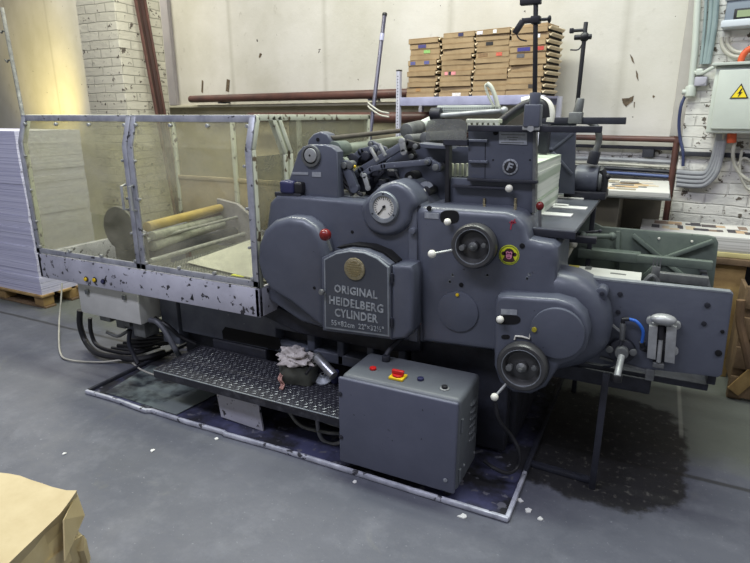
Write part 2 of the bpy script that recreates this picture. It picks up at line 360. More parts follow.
    def build(s, name, mat, parent=None, sharp=35):
        bm = s.bm; vs = [v.co for v in bm.verts]
        lo = Vector([min(v[i] for v in vs) for i in range(3)]); hi = Vector([max(v[i] for v in vs) for i in range(3)])
        o0 = Vector(((lo.x + hi.x) / 2, (lo.y + hi.y) / 2, lo.z))
        bm.transform(Matrix.Translation(-o0))
        me = bpy.data.meshes.new(name); bm.to_mesh(me); bm.free()
        me.polygons.foreach_set('use_smooth', [True] * len(me.polygons)); me.set_sharp_from_angle(angle=math.radians(sharp))
        me.materials.append(mat)
        o = bpy.data.objects.new(name, me); COL.objects.link(o)
        o.location = o0 - (wloc(parent) if parent else Vector()); o.parent = parent
        return o
def wloc(o):
    v = Vector(o.location)
    while o.parent: o = o.parent; v += Vector(o.location)
    return v
def tag(o, label, cat, group=None, kind=None):
    o['label'] = label; o['category'] = cat
    if group: o['group'] = group
    if kind: o['kind'] = kind
    return o
def lab(o, label): o['label'] = label; return o
def struct(o): o['kind'] = 'structure'; return o
def thing(name, loc, label, cat, group=None):
    o = bpy.data.objects.new(name, None); COL.objects.link(o); o.location = loc; o.empty_display_size = 0.1
    return tag(o, label, cat, group)
def outl(pts, Y): return [PY(x, y, Y) for x, y in pts]
def smoothpts(pts, n=4):                                        # closed Catmull-Rom through picture points
    Q = []; N = len(pts)
    for i in range(N):
        a, b, c, d = (Vector(pts[(i + k - 1) % N]) for k in range(4))
        for k in range(n):
            u = k / n
            Q.append(0.5 * ((2 * b) + (c - a) * u + (2 * a - 5 * b + 4 * c - d) * u * u + (3 * b - a - 3 * c + d) * u ** 3))
    return Q
def text_part(txt, name, centre, width, height, mat, parent, depth=0.002, bold=0.0, rz=0.0, tilt=0.0):
    cu = bpy.data.curves.new(name, 'FONT'); cu.body = txt; cu.align_x = 'CENTER'; cu.align_y = 'CENTER'; cu.size = 1; cu.extrude = 0.0; cu.resolution_u = 2; cu.offset = bold; cu.space_character = 1.08
    ob = bpy.data.objects.new(name, cu); COL.objects.link(ob)
    dg = bpy.context.evaluated_depsgraph_get(); dg.update()
    me = bpy.data.meshes.new_from_object(ob.evaluated_get(dg))
    bpy.data.objects.remove(ob); bpy.data.curves.remove(cu)
    xs = [v.co.x for v in me.vertices]; ys = [v.co.y for v in me.vertices]
    sx = width / (max(xs) - min(xs)); sy = height / (max(ys) - min(ys)); cx = (max(xs) + min(xs)) / 2; cy = (max(ys) + min(ys)) / 2
    b = MB(); t = bmesh.new(); t.from_mesh(me); bpy.data.meshes.remove(me)
    r = bmesh.ops.extrude_face_region(t, geom=t.faces[:])
    bmesh.ops.translate(t, verts=[g for g in r['geom'] if isinstance(g, bmesh.types.BMVert)], vec=(0, 0, depth))
    M = Matrix.Translation(centre) @ Matrix.Rotation(rz, 4, 'Z') @ Matrix.Rotation(PI / 2, 4, 'X') @ Matrix.Rotation(tilt, 4, 'Z') @ Matrix.Diagonal((sx, sy, 1, 1)) @ Matrix.Translation((-cx, -cy, 0))
    bmesh.ops.recalc_face_normals(t, faces=t.faces)
    b.add(t, M=M)
    return b.build(name, mat, parent)

# ================================================================ SETTING
b = MB(); b.box(-22, 5, -2.5, 12, -0.1, 0.0)
o = struct(b.build('floor', floor_mat()))

MWALL = Matrix.Translation(W0) @ Matrix.Rotation(WA, 4, 'Z')     # local X along the wall, -Y towards the room
def at_wall(o):                                                  # bake nothing: keep wall pieces in wall coordinates
    return o
def wbuild(b, name, mat, parent=None, sharp=35):                 # builder in wall coordinates -> object rotated with the wall
    o = b.build(name, mat, None, sharp)
    loc = MWALL @ Vector(o.location); o.rotation_euler = (0, 0, WA)
    if parent:                                                   # parents on the wall are themselves rotated empties
        o.parent = parent; pl = MWALL.inverted() @ wloc(parent); o.rotation_euler = (0, 0, 0)
        o.location = (MWALL.inverted() @ loc) - pl
    else: o.location = loc
    return o
def wthing(name, u, off, z, label, cat, group=None):
    o = thing(name, MWALL @ Vector((u, -off, z)), label, cat, group); o.rotation_euler = (0, 0, WA); return o
def WL(x, y, off=0.0):                                           # photo point -> wall coordinates
    return MWALL.inverted() @ PW(x, y, off)

b = MB(); b.box(-20, 1.98, 0.0, 0.2, 1.73, 5.2); b.box(-0.05, 1.98, 0.0, 0.2, 1.35, 1.7299); b.box(-20, -4.6, 0.0, 0.2, 0.0, 1.7299); o = struct(wbuild(b, 'wall_back', wall_mat()))
b = MB(); b.box(-4.6, -0.05, 0.05, 0.2, 0.0, 1.73); o = struct(wbuild(b, 'wall_base', pm('grey_plinth_paint', (176, 168, 142), (154, 146, 122), scale=3, rough=0.7, bump=0.2, bscale=12, chip=(90, 84, 76), cscale=14, cth=0.68))); o.name = 'wall_rear'
b = MB(); b.box(-4.6, -0.05, -0.045, 0.05, 1.70, 1.73, 0.004); o = struct(wbuild(b, 'trim_1', pm('ledge_paint', (196, 192, 172), (176, 172, 150), scale=6, rough=0.7)))
M_brick = brick_mat('whitewashed_brick', (222, 220, 214), (216, 214, 208), (206, 204, 198), chips=0.575)
M_brick2 = brick_mat('cream_painted_brick', (206, 201, 184), (196, 191, 174), (168, 164, 148), 0.3, 0.088, chips=0.60)
b = MB(); b.box(1.98, 4.2, -0.10, 0.2, 0.0, 5.2, 0.01); o = struct(wbuild(b, 'wall_right', M_brick))
b = MB(); b.box(-0.05, 1.98, 0.02, 0.2, 0.0, 1.3499); o = struct(wbuild(b, 'wall_front', M_brick)); o.name = 'wall_low'
ql = WL(675, 100, 0).x; b = MB(); b.box(ql, ql + .13, -0.02, 0.02, 1.45, 5.2, 0.01); o = struct(wbuild(b, 'trim_2', pm('grey_pilaster_paint', (188, 184, 178), (172, 168, 162), scale=3, rough=0.7)))
b = MB()
pa = PX(121, 60, -5.2)
b.box(PY(83, 60, pa.y).x, -5.2, pa.y, pa.y + 0.62, 0, 5.2, 0.012); o = struct(b.build('trim_3', M_brick2))
b = MB(); c0 = WL(165, 60, 0.05); b.box(c0.x, c0.x + 0.16, -0.05, 0.02, 1.73, 5.2, 0.01); o = struct(wbuild(b, 'trim_4', pm('lavender_strip_paint', (176, 170, 172), (160, 154, 158), scale=4, rough=0.6)))

wb = bpy.data.objects['wall_back']
def chip(pts, off=0.0):
    b = MB(); v = [WL(x, y, off) for x, y in pts]; b.prism([(q.x, -0.001 - off, q.z) for q in v], (0, -0.003, 0)); o = wbuild(b, 'plaster_chip', pm('bare_plaster', (70, 58, 44), (120, 104, 84), scale=30, rough=0.8), None)
    wl = o.matrix_basis.copy(); o.parent = wb; o.matrix_parent_inverse = wb.matrix_basis.inverted(); return o
chip([(630, 54), (633, 58), (634.5, 64), (632, 61)]); chip([(636, 70), (638, 74), (638.5, 81), (636.5, 77)]); chip([(622, 98.5), (629, 98), (634, 95.5), (633, 101), (629, 104), (626, 107), (623, 103)]); chip([(634, 102), (635, 102), (634.5, 108), (633.8, 107)]); chip([(653, 95), (655, 96), (654, 98), (652.6, 97)])
chip([(260, 53), (262, 54), (260, 58), (259, 57)]); chip([(227, 79), (230, 80), (229, 92), (226, 91)]); chip([(202, 80), (203.5, 81), (203, 93), (201.5, 92)])
# ---------------------------------------------------------------- pipes and cables on the back wall
def ring_at(b, x, z, off, r): b.box(x - 0.02, x + 0.02, -off - r * 1.15, 0.0, z - r * 1.15, z + r * 1.15, 0.004)
b = MB(); b.cyl((-3.72, -0.12, 1.80), (-0.15, -0.12, 1.80), 0.043, seg=28, bev=0.012)
p = thing('wall_pipe', (0, 0, 0), 'long thick red-brown pipe running level along the back wall behind the enclosure', 'pipe')
p.location = MWALL @ Vector((-1.9, -0.12, 1.76)); p.rotation_euler = (0, 0, WA)
wbuild(b, 'pipe', M_brown, p)
for u in (-3.1, -0.8):
    b = MB(); b.box(u - 0.015, u + 0.015, -0.12, 0.0, 1.745, 1.765); b.box(u - 0.015, u + 0.015, -0.17, -0.07, 1.74, 1.757); wbuild(b, 'bracket', M_dark, p)
b = MB(); b.cyl((-2.6, -0.14, 1.58), (-0.02, -0.14, 1.58), 0.052, seg=28, bev=0.012); b.box(0.0, 0.012, -0.2, -0.08, 1.52, 1.64)
tag(wbuild(b, 'wall_pipe', M_brown), 'short lower red-brown pipe under the shelf, left of the cardboard cartons', 'pipe')
b = MB(); zz = WL(600, 138, 0.07).z
cn = WL(677, 140, 0.07)
b.tube([(-0.2, -0.07, zz), (cn.x - 0.06, -0.07, zz), (cn.x - 0.01, -0.07, zz - 0.015), (cn.x + 0.0, -0.07, zz - 0.07), (cn.x - 0.0, -0.07, 0.3)], 0.022, 12, sub=4)
tag(wbuild(b, 'wall_pipe', M_brown), 'thin red-brown pipe that turns down at the corner beside the white cables', 'pipe')
b = MB(); z2 = WL(620, 147, 0.03).z; b.box(-0.2, cn.x - 0.03, -0.04, 0.0, z2 - 0.012, z2 + 0.012, 0.003)
b.box(1.72, 1.80, -0.045, 0.0, z2 - 0.07, z2 - 0.01, 0.003)
tag(wbuild(b, 'mounting_rail', M_dark), 'black flat rail under the thin red-brown wall pipe', 'rail')
b = MB(); z3a = WL(682, 153, 0.12); b.box(z3a.x - 0.02, 3.6, -0.135, -0.10, z3a.z - 0.02, z3a.z + 0.012, 0.004)
for u in (2.25, 2.6, 3.0): b.cyl((u, -0.14, z3a.z), (u, -0.13, z3a.z), 0.008)
tag(wbuild(b, 'mounting_rail', M_dark), 'dark steel rail on the white brick column under the electrical cabinet', 'rail')
cols = [(M_grey, 'upper grey'), (M_cable, 'second, pale'), (M_dark, 'third, dark'), (pm('dull_blue_cable', (84, 100, 146), rough=0.5), 'lowest, blue')]
for i, (mm, nm) in enumerate(cols):
    zc = WL(630, 160 + i * 4.6, 0.06).z
    b = MB(); b.tube([(0.55, -0.05, zc), (1.0, -0.055, zc - 0.008), (1.5, -0.05, zc), (1.93, -0.06, zc - 0.004)], 0.012 if i % 2 else 0.016, 8)
    tag(wbuild(b, 'wall_cable', mm), nm + ' cable of the four running level behind the feed table', 'cable', 'cables behind the feed table')
# grey conduit bundle sweeping up into the cabinet
for i in range(4):
    y0 = 172 + i * 4.2
    pts = [WL(677, y0, 0.14), WL(695, y0 + 1.5, 0.15), WL(706, y0 + 0.5 - i * 0.3, 0.16), WL(712 + i * 1.6, 162 + i * 3.4, 0.17), WL(716 + i * 2.2, 148, 0.18), WL(719 + i * 2.4, 134, 0.18)]
    b = MB(); b.tube(pts, 0.018, 10)
    tag(wbuild(b, 'conduit', M_grey), ('topmost', 'second', 'third', 'lowest')[i] + ' of the four grey conduits curving up into the electrical cabinet', 'conduit', 'conduits under the electrical cabinet')
b = MB(); b.cyl(WL(732, 133, 0.2), WL(731.5, 143, 0.2), 0.028, seg=14, bev=0.004)
tag(wbuild(b, 'cable_sleeve', M_orange), 'orange sleeve coming out of the bottom of the electrical cabinet', 'sleeve')
b = MB(); b.tube([WL(735, 141, 0.19), WL(733, 152, 0.19), WL(734, 162, 0.17), WL(739, 172, 0.16), WL(748, 180, 0.16), WL(760, 184, 0.15)], 0.012)
tag(wbuild(b, 'wall_cable', M_cable), 'white cable hanging in a curve from the cabinet down to the right edge', 'cable')
b = MB(); b.tube([WL(742, 150, 0.18), WL(740, 163, 0.17), WL(741, 176, 0.16), WL(747, 188, 0.15), WL(756, 190, 0.15), WL(760, 176, 0.15), WL(752, 163, 0.16), WL(744, 158, 0.17), WL(738, 164, 0.17)], 0.009)
tag(wbuild(b, 'wall_cable', M_cable), 'thin white cable looped in a circle below the electrical cabinet', 'cable')
b = MB(); b.tube([WL(724, 134, 0.2), WL(720, 150, 0.17), WL(714, 165, 0.15), WL(706, 176, 0.15), WL(697, 183, 0.14)], 0.008)
tag(wbuild(b, 'wall_cable', M_cable), 'thin pale cable crossing beside the grey conduits below the cabinet', 'cable')
b = MB(); b.tube([WL(685, 96, 0.12), WL(681, 106, 0.14), WL(679, 122, 0.13), WL(680, 138, 0.12), WL(683, 152, 0.13), WL(683, 166, 0.12)], 0.011)
tag(wbuild(b, 'wall_cable', pm('dark_blue_cable', (52, 60, 96), rough=0.5)), 'dark blue cable bowing down the corner from the white conduit end', 'cable')
# white vertical conduit and grey-green tubes on the column
b = MB(); b.tube([WL(700, -40, 0.13), WL(695, 48, 0.13), WL(691, 88, 0.13)], 0.021, 12, smooth=False)
b.cyl(WL(691, 86, 0.13), WL(690, 97, 0.14), 0.034, seg=16, bev=0.006); b.cyl(WL(690, 92, 0.14), WL(682, 92, 0.15), 0.018, seg=12, bev=0.004)
tag(wbuild(b, 'conduit', M_lid), 'tall white conduit with an elbow fitting at its foot, in the wall corner', 'conduit')
for i, (x0, x1) in enumerate(((706, 701), (711, 704.5), (716, 708))):
    b = MB(); b.tube([WL(x0 + 2, -40, 0.13), WL(x0 - 1, 20, 0.13), WL(x1, 64, 0.13)], (0.010, 0.014, 0.019)[i], 10)
    tag(wbuild(b, 'conduit', M_teal), ('thinnest', 'middle', 'thickest')[i] + ' of the three grey-green conduits left of the meter box', 'conduit', 'grey-green conduits by the corner')
a = WL(696, 77, 0.12); c = WL(707, 86, 0.12)
b = MB(); b.box(a.x, c.x, -0.16, -0.10, c.z, a.z, 0.006); b.cyl((a.x + 0.05, -0.165, (a.z + c.z) / 2), (a.x + 0.05, -0.158, (a.z + c.z) / 2), 0.02)
tag(wbuild(b, 'junction_box', pm('grey_box_plastic', (172, 170, 182), rough=0.5)), 'small square grey junction box left of the electrical cabinet', 'junction box')
b = MB(); b.tube([WL(694, 72, 0.13), WL(702, 73, 0.16), WL(710, 69, 0.17), WL(716, 66, 0.17)], 0.013); b.box(WL(697, 70, .12).x, WL(704, 70, .12).x, -0.17, -0.11, WL(697, 76, .12).z, WL(697, 69, .12).z, 0.01)
tag(wbuild(b, 'cable_gland', M_lid), 'white cable gland above the small grey junction box', 'gland')

# electrical cabinet on the right column
a = WL(716, 66, 0.3); c = WL(709, 133, 0.3)
el = wthing('electrical_cabinet', a.x + 0.35, 0.1, c.z, 'pale grey wall cabinet with a yellow lightning warning triangle', 'electrical cabinet')
b = MB(); b.box(a.x, a.x + 0.75, -0.30, -0.10, c.z, a.z, 0.008); wbuild(b, 'housing', M_lid, el)
b = MB(); b.box(a.x + 0.025, a.x + 0.73, -0.322, -0.30, c.z + 0.025, a.z - 0.025, 0.008); dr = wbuild(b, 'door', M_lid, el)
b = MB(); b.box(a.x - 0.02, a.x + 0.78, -0.34, -0.10, a.z, a.z + 0.018, 0.003); wbuild(b, 'rain_strip', pm('cabinet_edge_enamel', (180, 186, 178), rough=0.5), el)
wc = WL(740, 92, 0.325); s = 0.052
tri = [(wc.x - s, -0.326, wc.z - s * .75), (wc.x + s, -0.326, wc.z - s * .75), (wc.x, -0.326, wc.z + s)]
b = MB(); b.prism(tri, (0, 0.004, 0)); wbuild(b, 'warning_sign_border', M_black, el)
k = 0.80; cz = wc.z - s * .17
b = MB(); b.prism([(wc.x + (q[0] - wc.x) * k, -0.328, cz + (q[2] - cz) * k) for q in tri], (0, 0.003, 0)); wbuild(b, 'warning_sign_face', pm('warning_yellow', (240, 214, 40), rough=0.5), el)
bo = [(0.006, 0.030), (-0.012, -0.002), (-0.002, 0.0), (-0.008, -0.026), (0.014, 0.008), (0.003, 0.006), (0.012, 0.028)]
b = MB(); b.prism([(wc.x + x, -0.330, wc.z - 0.008 + z) for x, z in bo], (0, 0.003, 0)); wbuild(b, 'lightning_mark', M_black, el)

# meter box, top right
a = WL(727, 1, 0.2); c = WL(727, 27, 0.2)
mt = wthing('meter_box', a.x + 0.2, 0.1, c.z, 'grey-blue meter box with a small display at the top right corner', 'meter box')
b = MB(); b.box(a.x, a.x + 0.5, -0.20, -0.10, c.z, a.z + 0.02, 0.012); wbuild(b, 'housing', pm('meter_grey', (120, 130, 142), rough=0.5), mt)
b = MB(); b.box(a.x - 0.012, a.x + 0.5, -0.225, -0.10, c.z - 0.005, c.z + 0.04, 0.008); b.box(a.x - 0.012, a.x + 0.5, -0.215, -0.10, a.z, a.z + 0.03, 0.008); wbuild(b, 'cover_frame', pm('meter_white', (196, 202, 208), rough=0.5), mt)
q = WL(743, 13.5, 0.205); b = MB(); b.box(q.x - 0.05, q.x + 0.09, -0.208, -0.195, q.z - 0.032, q.z + 0.032, 0.004); wbuild(b, 'bezel', M_black, mt)
b = MB(); b.box(q.x - 0.032, q.x + 0.07, -0.211, -0.2, q.z - 0.02, q.z + 0.02); wbuild(b, 'display', pm('lcd_green', (150, 164, 128), rough=0.2), mt)
for i, r in enumerate((0.10, 0.13)):
    cx = WL(745, 36, 0.14); pts = [cx + Vector((-r * math.cos(t), -0.01 * i, -r * 1.0 * math.sin(t))) for t in [PI * k / 8 for k in range(9)]]
    b = MB(); b.tube(pts, 0.013); tag(wbuild(b, 'wall_cable', M_cable), ('inner', 'outer')[i] + ' white cable loop hanging under the meter box', 'cable', 'loops under the meter box')
b = MB(); b.tube([WL(758, 46, 0.2), WL(748, 50, 0.2), WL(742, 57, 0.2), WL(740, 66, 0.2)], 0.02, 12); tag(wbuild(b, 'corrugated_hose', M_orange), 'orange corrugated hose entering the top of the electrical cabinet', 'hose')

# ---------------------------------------------------------------- leaning poles and bars
def wpole(pts, r, mat, name, label, cat, seg=10, smooth=False):
    b = MB(); b.tube(pts, r, seg, smooth=smooth); return tag(b.build(name, mat), label, cat)
b = MB(); A = PY(384.5, 16, 4.75); B = PY(371, 128, 4.45)
d = (B - A); B2 = A + d * (A.z / (A.z - B.z)); b.cyl(A, B2, 0.017, seg=12, bev=0.003)
pr = thing('leaning_rod', (B2.x, B2.y, 0), 'tall thin dark rod leaning against the wall behind the press', 'rod'); b.build('shaft', pm('rod_violet_grey', (84, 82, 100), (66, 64, 80), scale=6, rough=0.4, metal=0.4), pr)
b = MB(); b.cyl(A + (A - B).normalized() * 0.0, A + (A - B).normalized() * 0.025, 0.021, seg=12, bev=0.004); b.build('end_cap', M_black, pr)
b = MB(); m_ = A + d * 0.16; b.cyl(m_, m_ + d.normalized() * 0.06, 0.0195, seg=12); b.build('tape_wrap', M_shelf, pr)
q = [PY(368, 106, 4.5), PY(371, 109, 4.48), PY(380, 115, 4.46), PY(389, 117, 4.44)]
for i in range(2):
    b = MB(); b.tube([v + Vector((0, 0, 0.03 * i)) for v in q], 0.008, 6)
    tag(b.build('bent_wire', M_cable), ('lower', 'upper')[i] + ' of two pale wire ends tied to the leaning rod', 'wire', 'wires on the leaning rod')
for i, (xa, xb, rr) in enumerate(((134, 156, 0.016), (138.5, 160, 0.026), (143, 164, 0.018))):
    A = PX(xa, -8, -5.12 + 0.0 * i); B = PX(xb, 110, -4.98 + 0.0 * i); d = B - A; B2 = A + d * (A.z / (A.z - B.z))
    b = MB(); b.bar(A, B2, rr * 1.5, rr * 1.6, 0.002)
    tag(b.build('leaning_bar', M_brown if i != 1 else pm('dark_brown_bar', (64, 40, 36), (50, 32, 30), scale=6, rough=0.4)), ('left and thinnest', 'middle and darkest', 'right')[i] + ' of three red-brown bars leaning beside the brick pillar', 'bar', 'bars leaning by the pillar')
A = PY(2, 8, 4.3); B = PY(21, 106, 4.1)
lr = thing('wire_ladder', (B.x, B.y, 0), 'dark metal rail with curled brackets against the yellow-lit wall at top left', 'rail'); d = B - A; B2 = A + d * (A.z / (A.z - B.z))
b = MB(); b.bar(A, B2, 0.04, 0.03, 0.003); b.build('rail', M_steeld, lr)
for t in (0.25, 0.55):
    q = A + d * t; b = MB(); b.tube([q, q + Vector((-0.06, 0, 0.02)), q + Vector((-0.09, 0, 0.0)), q + Vector((-0.12, 0, 0.03))], 0.009, 6); b.build('bracket', M_steeld, lr)

# ---------------------------------------------------------------- shelf with cartons
u0 = WL(400, 100, 0.5).x; u1 = WL(540, 97, 0.5).x; zs = WL(470, 100.5, 0.5).z
sh = wthing('shelving_unit', (u0 + u1) / 2, 0.3, 0, 'lavender-grey metal shelf carrying four stacks of flat cardboard cartons', 'shelf')
b = MB(); b.box(u0, u1, -0.5, -0.485, zs - 0.035, zs + 0.035, 0.003); b.box(u0, u1, -0.115, -0.10, zs - 0.035, zs + 0.035, 0.003); wbuild(b, 'beam', M_shelf, sh)
b = MB(); b.box(u0, u1, -0.485, -0.115, zs + 0.012, zs + 0.030, 0.002); wbuild(b, 'shelf_board', M_shelf, sh)
b = MB(); b.box(u0, u1, -0.5, -0.11, 1.0, 1.03, 0.002); wbuild(b, 'shelf_board', M_steeld, sh)
for u, top in ((u0 - 0.02, 1.97), (u1 + 0.015, zs + 0.03)):
    for of in (0.49, 0.12):
        b = MB(); b.box(u - 0.018, u + 0.018, -of - 0.018, -of + 0.018, 0, top, 0.003); po = wbuild(b, 'post', pm('pale_post_enamel', (196, 196, 208), (178, 178, 192), scale=9, rough=0.45), sh)
        if of > 0.4 and u < u0:
            b = MB()
            for k in range(24): z = 1.35 + k * 0.025; b.cyl((u, -of - 0.0195, z), (u, -of - 0.017, z), 0.005, seg=8)
            hh = wbuild(b, 'slot_holes', M_hole, po)
            hh.parent = po; hh.location = Vector((0, -0.018, 1.345)); hh.rotation_euler = (0, 0, 0)
        b = MB(); b.box(u - 0.02, u + 0.02, -of - 0.02, -of + 0.02, top - 0.004, top + 0.008, 0.003)
        if u < u0: wbuild(b, 'post_cap', M_black, sh)

def carton_mesh(h, wd=0.284, dp=0.30):
    b = MB(); b.box(-wd / 2, wd / 2, -dp / 2, dp / 2, 0, h, 0.002, seg=1); return b
proto = {}
def carton(u, off, z, h, rot, label, kind):
    key = round(h, 3)
    if key not in proto:
        r = bpy.data.objects.new('cardboard_carton', None)
        root = carton_mesh(h).build('cardboard_carton', M_card)
        b = MB(); b.box(0.1421, 0.1435, -0.14, 0.14, h * .06, h * .92); hole = b.build('open_end', M_hole, root)
        b = MB()
        P3 = [(0.1436, -0.14, h * .58), (0.155, -0.145, h * .35), (0.170, -0.145, h * .74), (0.168, -0.14, h * .90), (0.153, -0.14, h * .66), (0.1436, -0.14, h * .84)]
        b.prism(P3, (0, 0.27, 0)); fl = b.build('end_flap', M_card2, root)
        b = MB(); b.box(-0.14, 0.14, -0.1508, -0.1495, h * .86, h * .90); fs = b.build('lid_seam', pm('carton_seam', (120, 92, 60), rough=0.8), root)
        proto[key] = (root, [hole, fl, fs]); first = True
    else: first = False
    R, ch = proto[key]
    if first: o = R; cs = ch
    else:
        o = R.copy(); COL.objects.link(o)
        for c in ch: k2 = c.copy(); COL.objects.link(k2); k2.parent = o
    o.location = MWALL @ Vector((u, -off, z)); o.rotation_euler = (0, 0, WA + rot)
    return tag(o, label, 'carton', 'cartons stacked on the shelf')
stk = [(0.08, 0.475, 11, 'leftmost'), (0.395, 0.495, 12, 'second'), (0.70, 0.495, 12, 'third'), (1.025, 0.485, 11, 'rightmost')]
ords = ['bottom', 'second', 'third', 'fourth', 'fifth', 'sixth', 'seventh', 'eighth', 'ninth', 'tenth', 'eleventh', 'twelfth']
us = [u0 + 0.205, u0 + 0.53, u0 + 0.835, u0 + 1.125]
marks = {(0, 9): [(-0.02, 0.075, (66, 62, 108))], (0, 8): [(0.02, 0.06, (130, 172, 100))], (0, 6): [(-0.09, 0.05, (84, 84, 130)), (0.05, 0.05, (84, 84, 130))],
         (1, 4): [(-0.09, 0.03, (206, 132, 136)), (-0.055, 0.02, (50, 40, 50)), (-0.02, 0.04, (206, 132, 136))], (1, 0): [(0.03, 0.08, (206, 200, 196))], (1, 11): [(0.02, 0.045, (50, 50, 84))],
         (2, 11): [(-0.11, 0.05, (205, 200, 210)), (0.02, 0.03, (215, 214, 210))], (2, 9): [(-0.02, 0.06, (40, 38, 40))], (2, 7): [(0.06, 0.05, (184, 90, 72)), (-0.08, 0.08, (120, 96, 70))],
         (3, 7): [(-0.03, 0.10, (58, 54, 118)), (0.09, 0.07, (166, 66, 58))], (3, 9): [(0.06, 0.04, (226, 226, 220))], (3, 6): [(-0.05, 0.06, (84, 84, 90))], (3, 1): [(0.06, 0.04, (60, 54, 50))], (0, 1): [(-0.02, 0.05, (150, 116, 76))]}
for si, (dummy, toph, n, nm) in enumerate(stk):
    z = zs + 0.031; hh = toph / n
    random.seed(31 + si)
    for k in range(n):
        h = hh * 0.965
        ro = random.uniform(-0.045, 0.045)
        c = carton(us[si] + random.uniform(-0.010, 0.008) - (0.012 if k < 3 else 0), 0.315 + random.uniform(-0.01, 0.01), z, h, ro,
                   'flat brown carton, %s from the base of the %s stack on the shelf' % (ords[k] if k else 'lowest', nm) if k < n - 1 else 'topmost flat brown carton of the %s stack on the shelf' % nm, si)
        for mi, (mx, mw, mc) in enumerate(marks.get((si, k), [])):
            b = MB(); b.box(mx - mw / 2, mx + mw / 2, -0.1525, -0.1502, h * .18, h * .80)
            pn = b.build('printed_label', pm('print_%d_%d_%d' % mc, mc, tuple(min(255, int(v * 1.25)) for v in mc), scale=70, rough=0.7), None)
            pn.parent = c
        z += hh * random.uniform(0.995, 1.003)
# loose lid lying on top of the right stacks
b = MB(); zt = zs + 0.031 + 0.48; b.box(us[3] - 0.1, us[3] + 0.13, -0.44, -0.2, zt + 0.0, zt + 0.025, 0.003)
tag(wbuild(b, 'cardboard_carton', M_card), 'small loose carton lying on top of the rightmost stack', 'carton')

# ================================================================ PRINTING PRESS
PR = thing('printing_press', (-1.5, 2.9, 0), 'large slate-grey cylinder printing press with plexiglass delivery enclosure at its left', 'printing press')
YF = 2.32                                                       # plane of the side frames
def prism_part(name, pts, y0, y1, mat, parent=PR, bev=0.012, seg=4, sm=0, label=None, sharp=40):
    if sm: pts = smoothpts(pts, sm); pts = [(p.x, p.y) for p in pts]
    b = MB(); b.prism(outl(pts, y0), (0, y1 - y0, 0), bev, seg); o = b.build(name, mat, parent, sharp)
    if label: lab(o, label)
    return o
def disc(name, px, py, rpx, y0, y1, mat, parent=PR, bev=0.004, seg=40, label=None):   # rpx = half height in the photo
    c = PY(px, py, y0); r = (PY(px, py - rpx, y0).z - PY(px, py + rpx, y0).z) / 2
    b = MB(); b.lathe([(0, 0), (r - bev, 0), (r - bev * .3, -bev * .3), (r, -bev), (r, -(y1 - y0))], c, (0, -1, 0), seg); o = b.build(name, mat, parent)
    if label: lab(o, label)
    return o
def rad(px, py, rpx, Y): return (PY(px, py - rpx, Y).z - PY(px, py + rpx, Y).z) / 2

# --- base
b = MB(); b.box(-2.62, -0.47, 2.52, 3.45, 0.02, 0.57, 0.02); b.box(-1.76, -0.47, 2.521, 3.449, 0.54, 0.78, 0.02); b.build('base_casting', M_dark, PR)
prism_part('base_slot', [(222, 331), (225, 327), (279, 338), (281, 346), (278, 350), (223, 339)], 2.437, 2.4395, M_hole, bev=0)
b = MB()
# ribbed front of the base with five openings
fp = MB(); zt = 0.62; zb = 0.34
for x0, x1 in ((-2.55, -1.83), (-1.62, -1.57), (-1.43, -1.39), (-1.25, -1.21), (-1.07, -1.03)): fp.box(x0, x1, 2.44, 2.53, 0.30, 0.62, 0.008)
fp.box(-1.84, -1.6, 2.44, 2.53, 0.44, 0.66, 0.008); fp.box(-2.55, -1.0, 2.44, 2.53, 0.58, 0.68, 0.008); fp.box(-1.9, -1.0, 2.44, 2.53, 0.30, 0.36, 0.008)
fp.build('ribbed_base_front', M_slate2, PR)
b = MB(); b.box(-2.3, -1.9, 2.43, 2.519, 0.06, 0.299, 0.01); b.build('base_foot', M_dark, PR)
b = MB(); b.box(-1.0, -0.5, 2.44, 2.519, 0.02, 0.55, 0.012); b.build('base_foot', M_dark, PR)
o = prism_part('base_label', [(287, 317), (300, 318), (300, 326), (287, 325)], 2.435, 2.445, M_plate, bev=0)
# bulge / gear guard under the left circle, and the bottom shroud under the housings
prism_part('lower_shroud', [(262, 300), (330, 330), (420, 340), (420, 352), (385, 352), (300, 334), (262, 316)], 2.40, 2.5, M_dark, bev=0.01)

# --- left housing with the gauge dome
prism_part('left_housing', [(269, 203), (276, 195), (300, 196), (335, 199), (362, 202), (370, 195), (380, 185), (392, 181), (404, 183), (413, 191), (420, 204), (424, 209),
                            (424, 343), (400, 341), (330, 331), (300, 322), (268, 300), (264, 240)], YF, 2.62, M_slate, bev=0.022, label=None)
cg = PY(384.5, 208, YF)
rg = rad(384.5, 208, 27, YF)
prism_part('gauge_boss', [(360, 212), (362, 203), (370, 194), (382, 185), (394, 181), (406, 186), (414, 195), (417, 205), (411, 213), (408.5, 223), (399, 233), (385, 237), (371, 233), (363, 224)], YF - .035, YF + .1, M_slate, bev=.034, seg=6, sm=3)
g = MB(); rz = rad(384, 207.5, 16, YF - .05)
cc = PY(383.5, 207.5, YF - 0.045)
g.lathe([(rz * .70, 0), (rz * .74, 0.006), (rz * .95, 0.006), (rz, 0.0), (rz, -0.03), (rz * .7, -0.03), (rz * .7, 0)], cc, (0, -1, 0), 48)
gb = g.build('pressure_gauge', M_rim, PR)
b = MB(); b.lathe([(0, 0), (rz * .72, 0)], cc + Vector((0, 0.002, 0)), (0, -1, 0), 40); b.build('dial', M_dial, gb)
b = MB()
for k in range(21):
    a = math.radians(-135 + 270 * k / 20); d = Vector((math.sin(a), 0, math.cos(a))); l = 0.13 if k % 5 else 0.2
    b.bar(cc + d * rz * (.66 - l) + Vector((0, 0, 0)), cc + d * rz * .66, 0.0018, 0.002, up=Vector((0, 1, 0)))
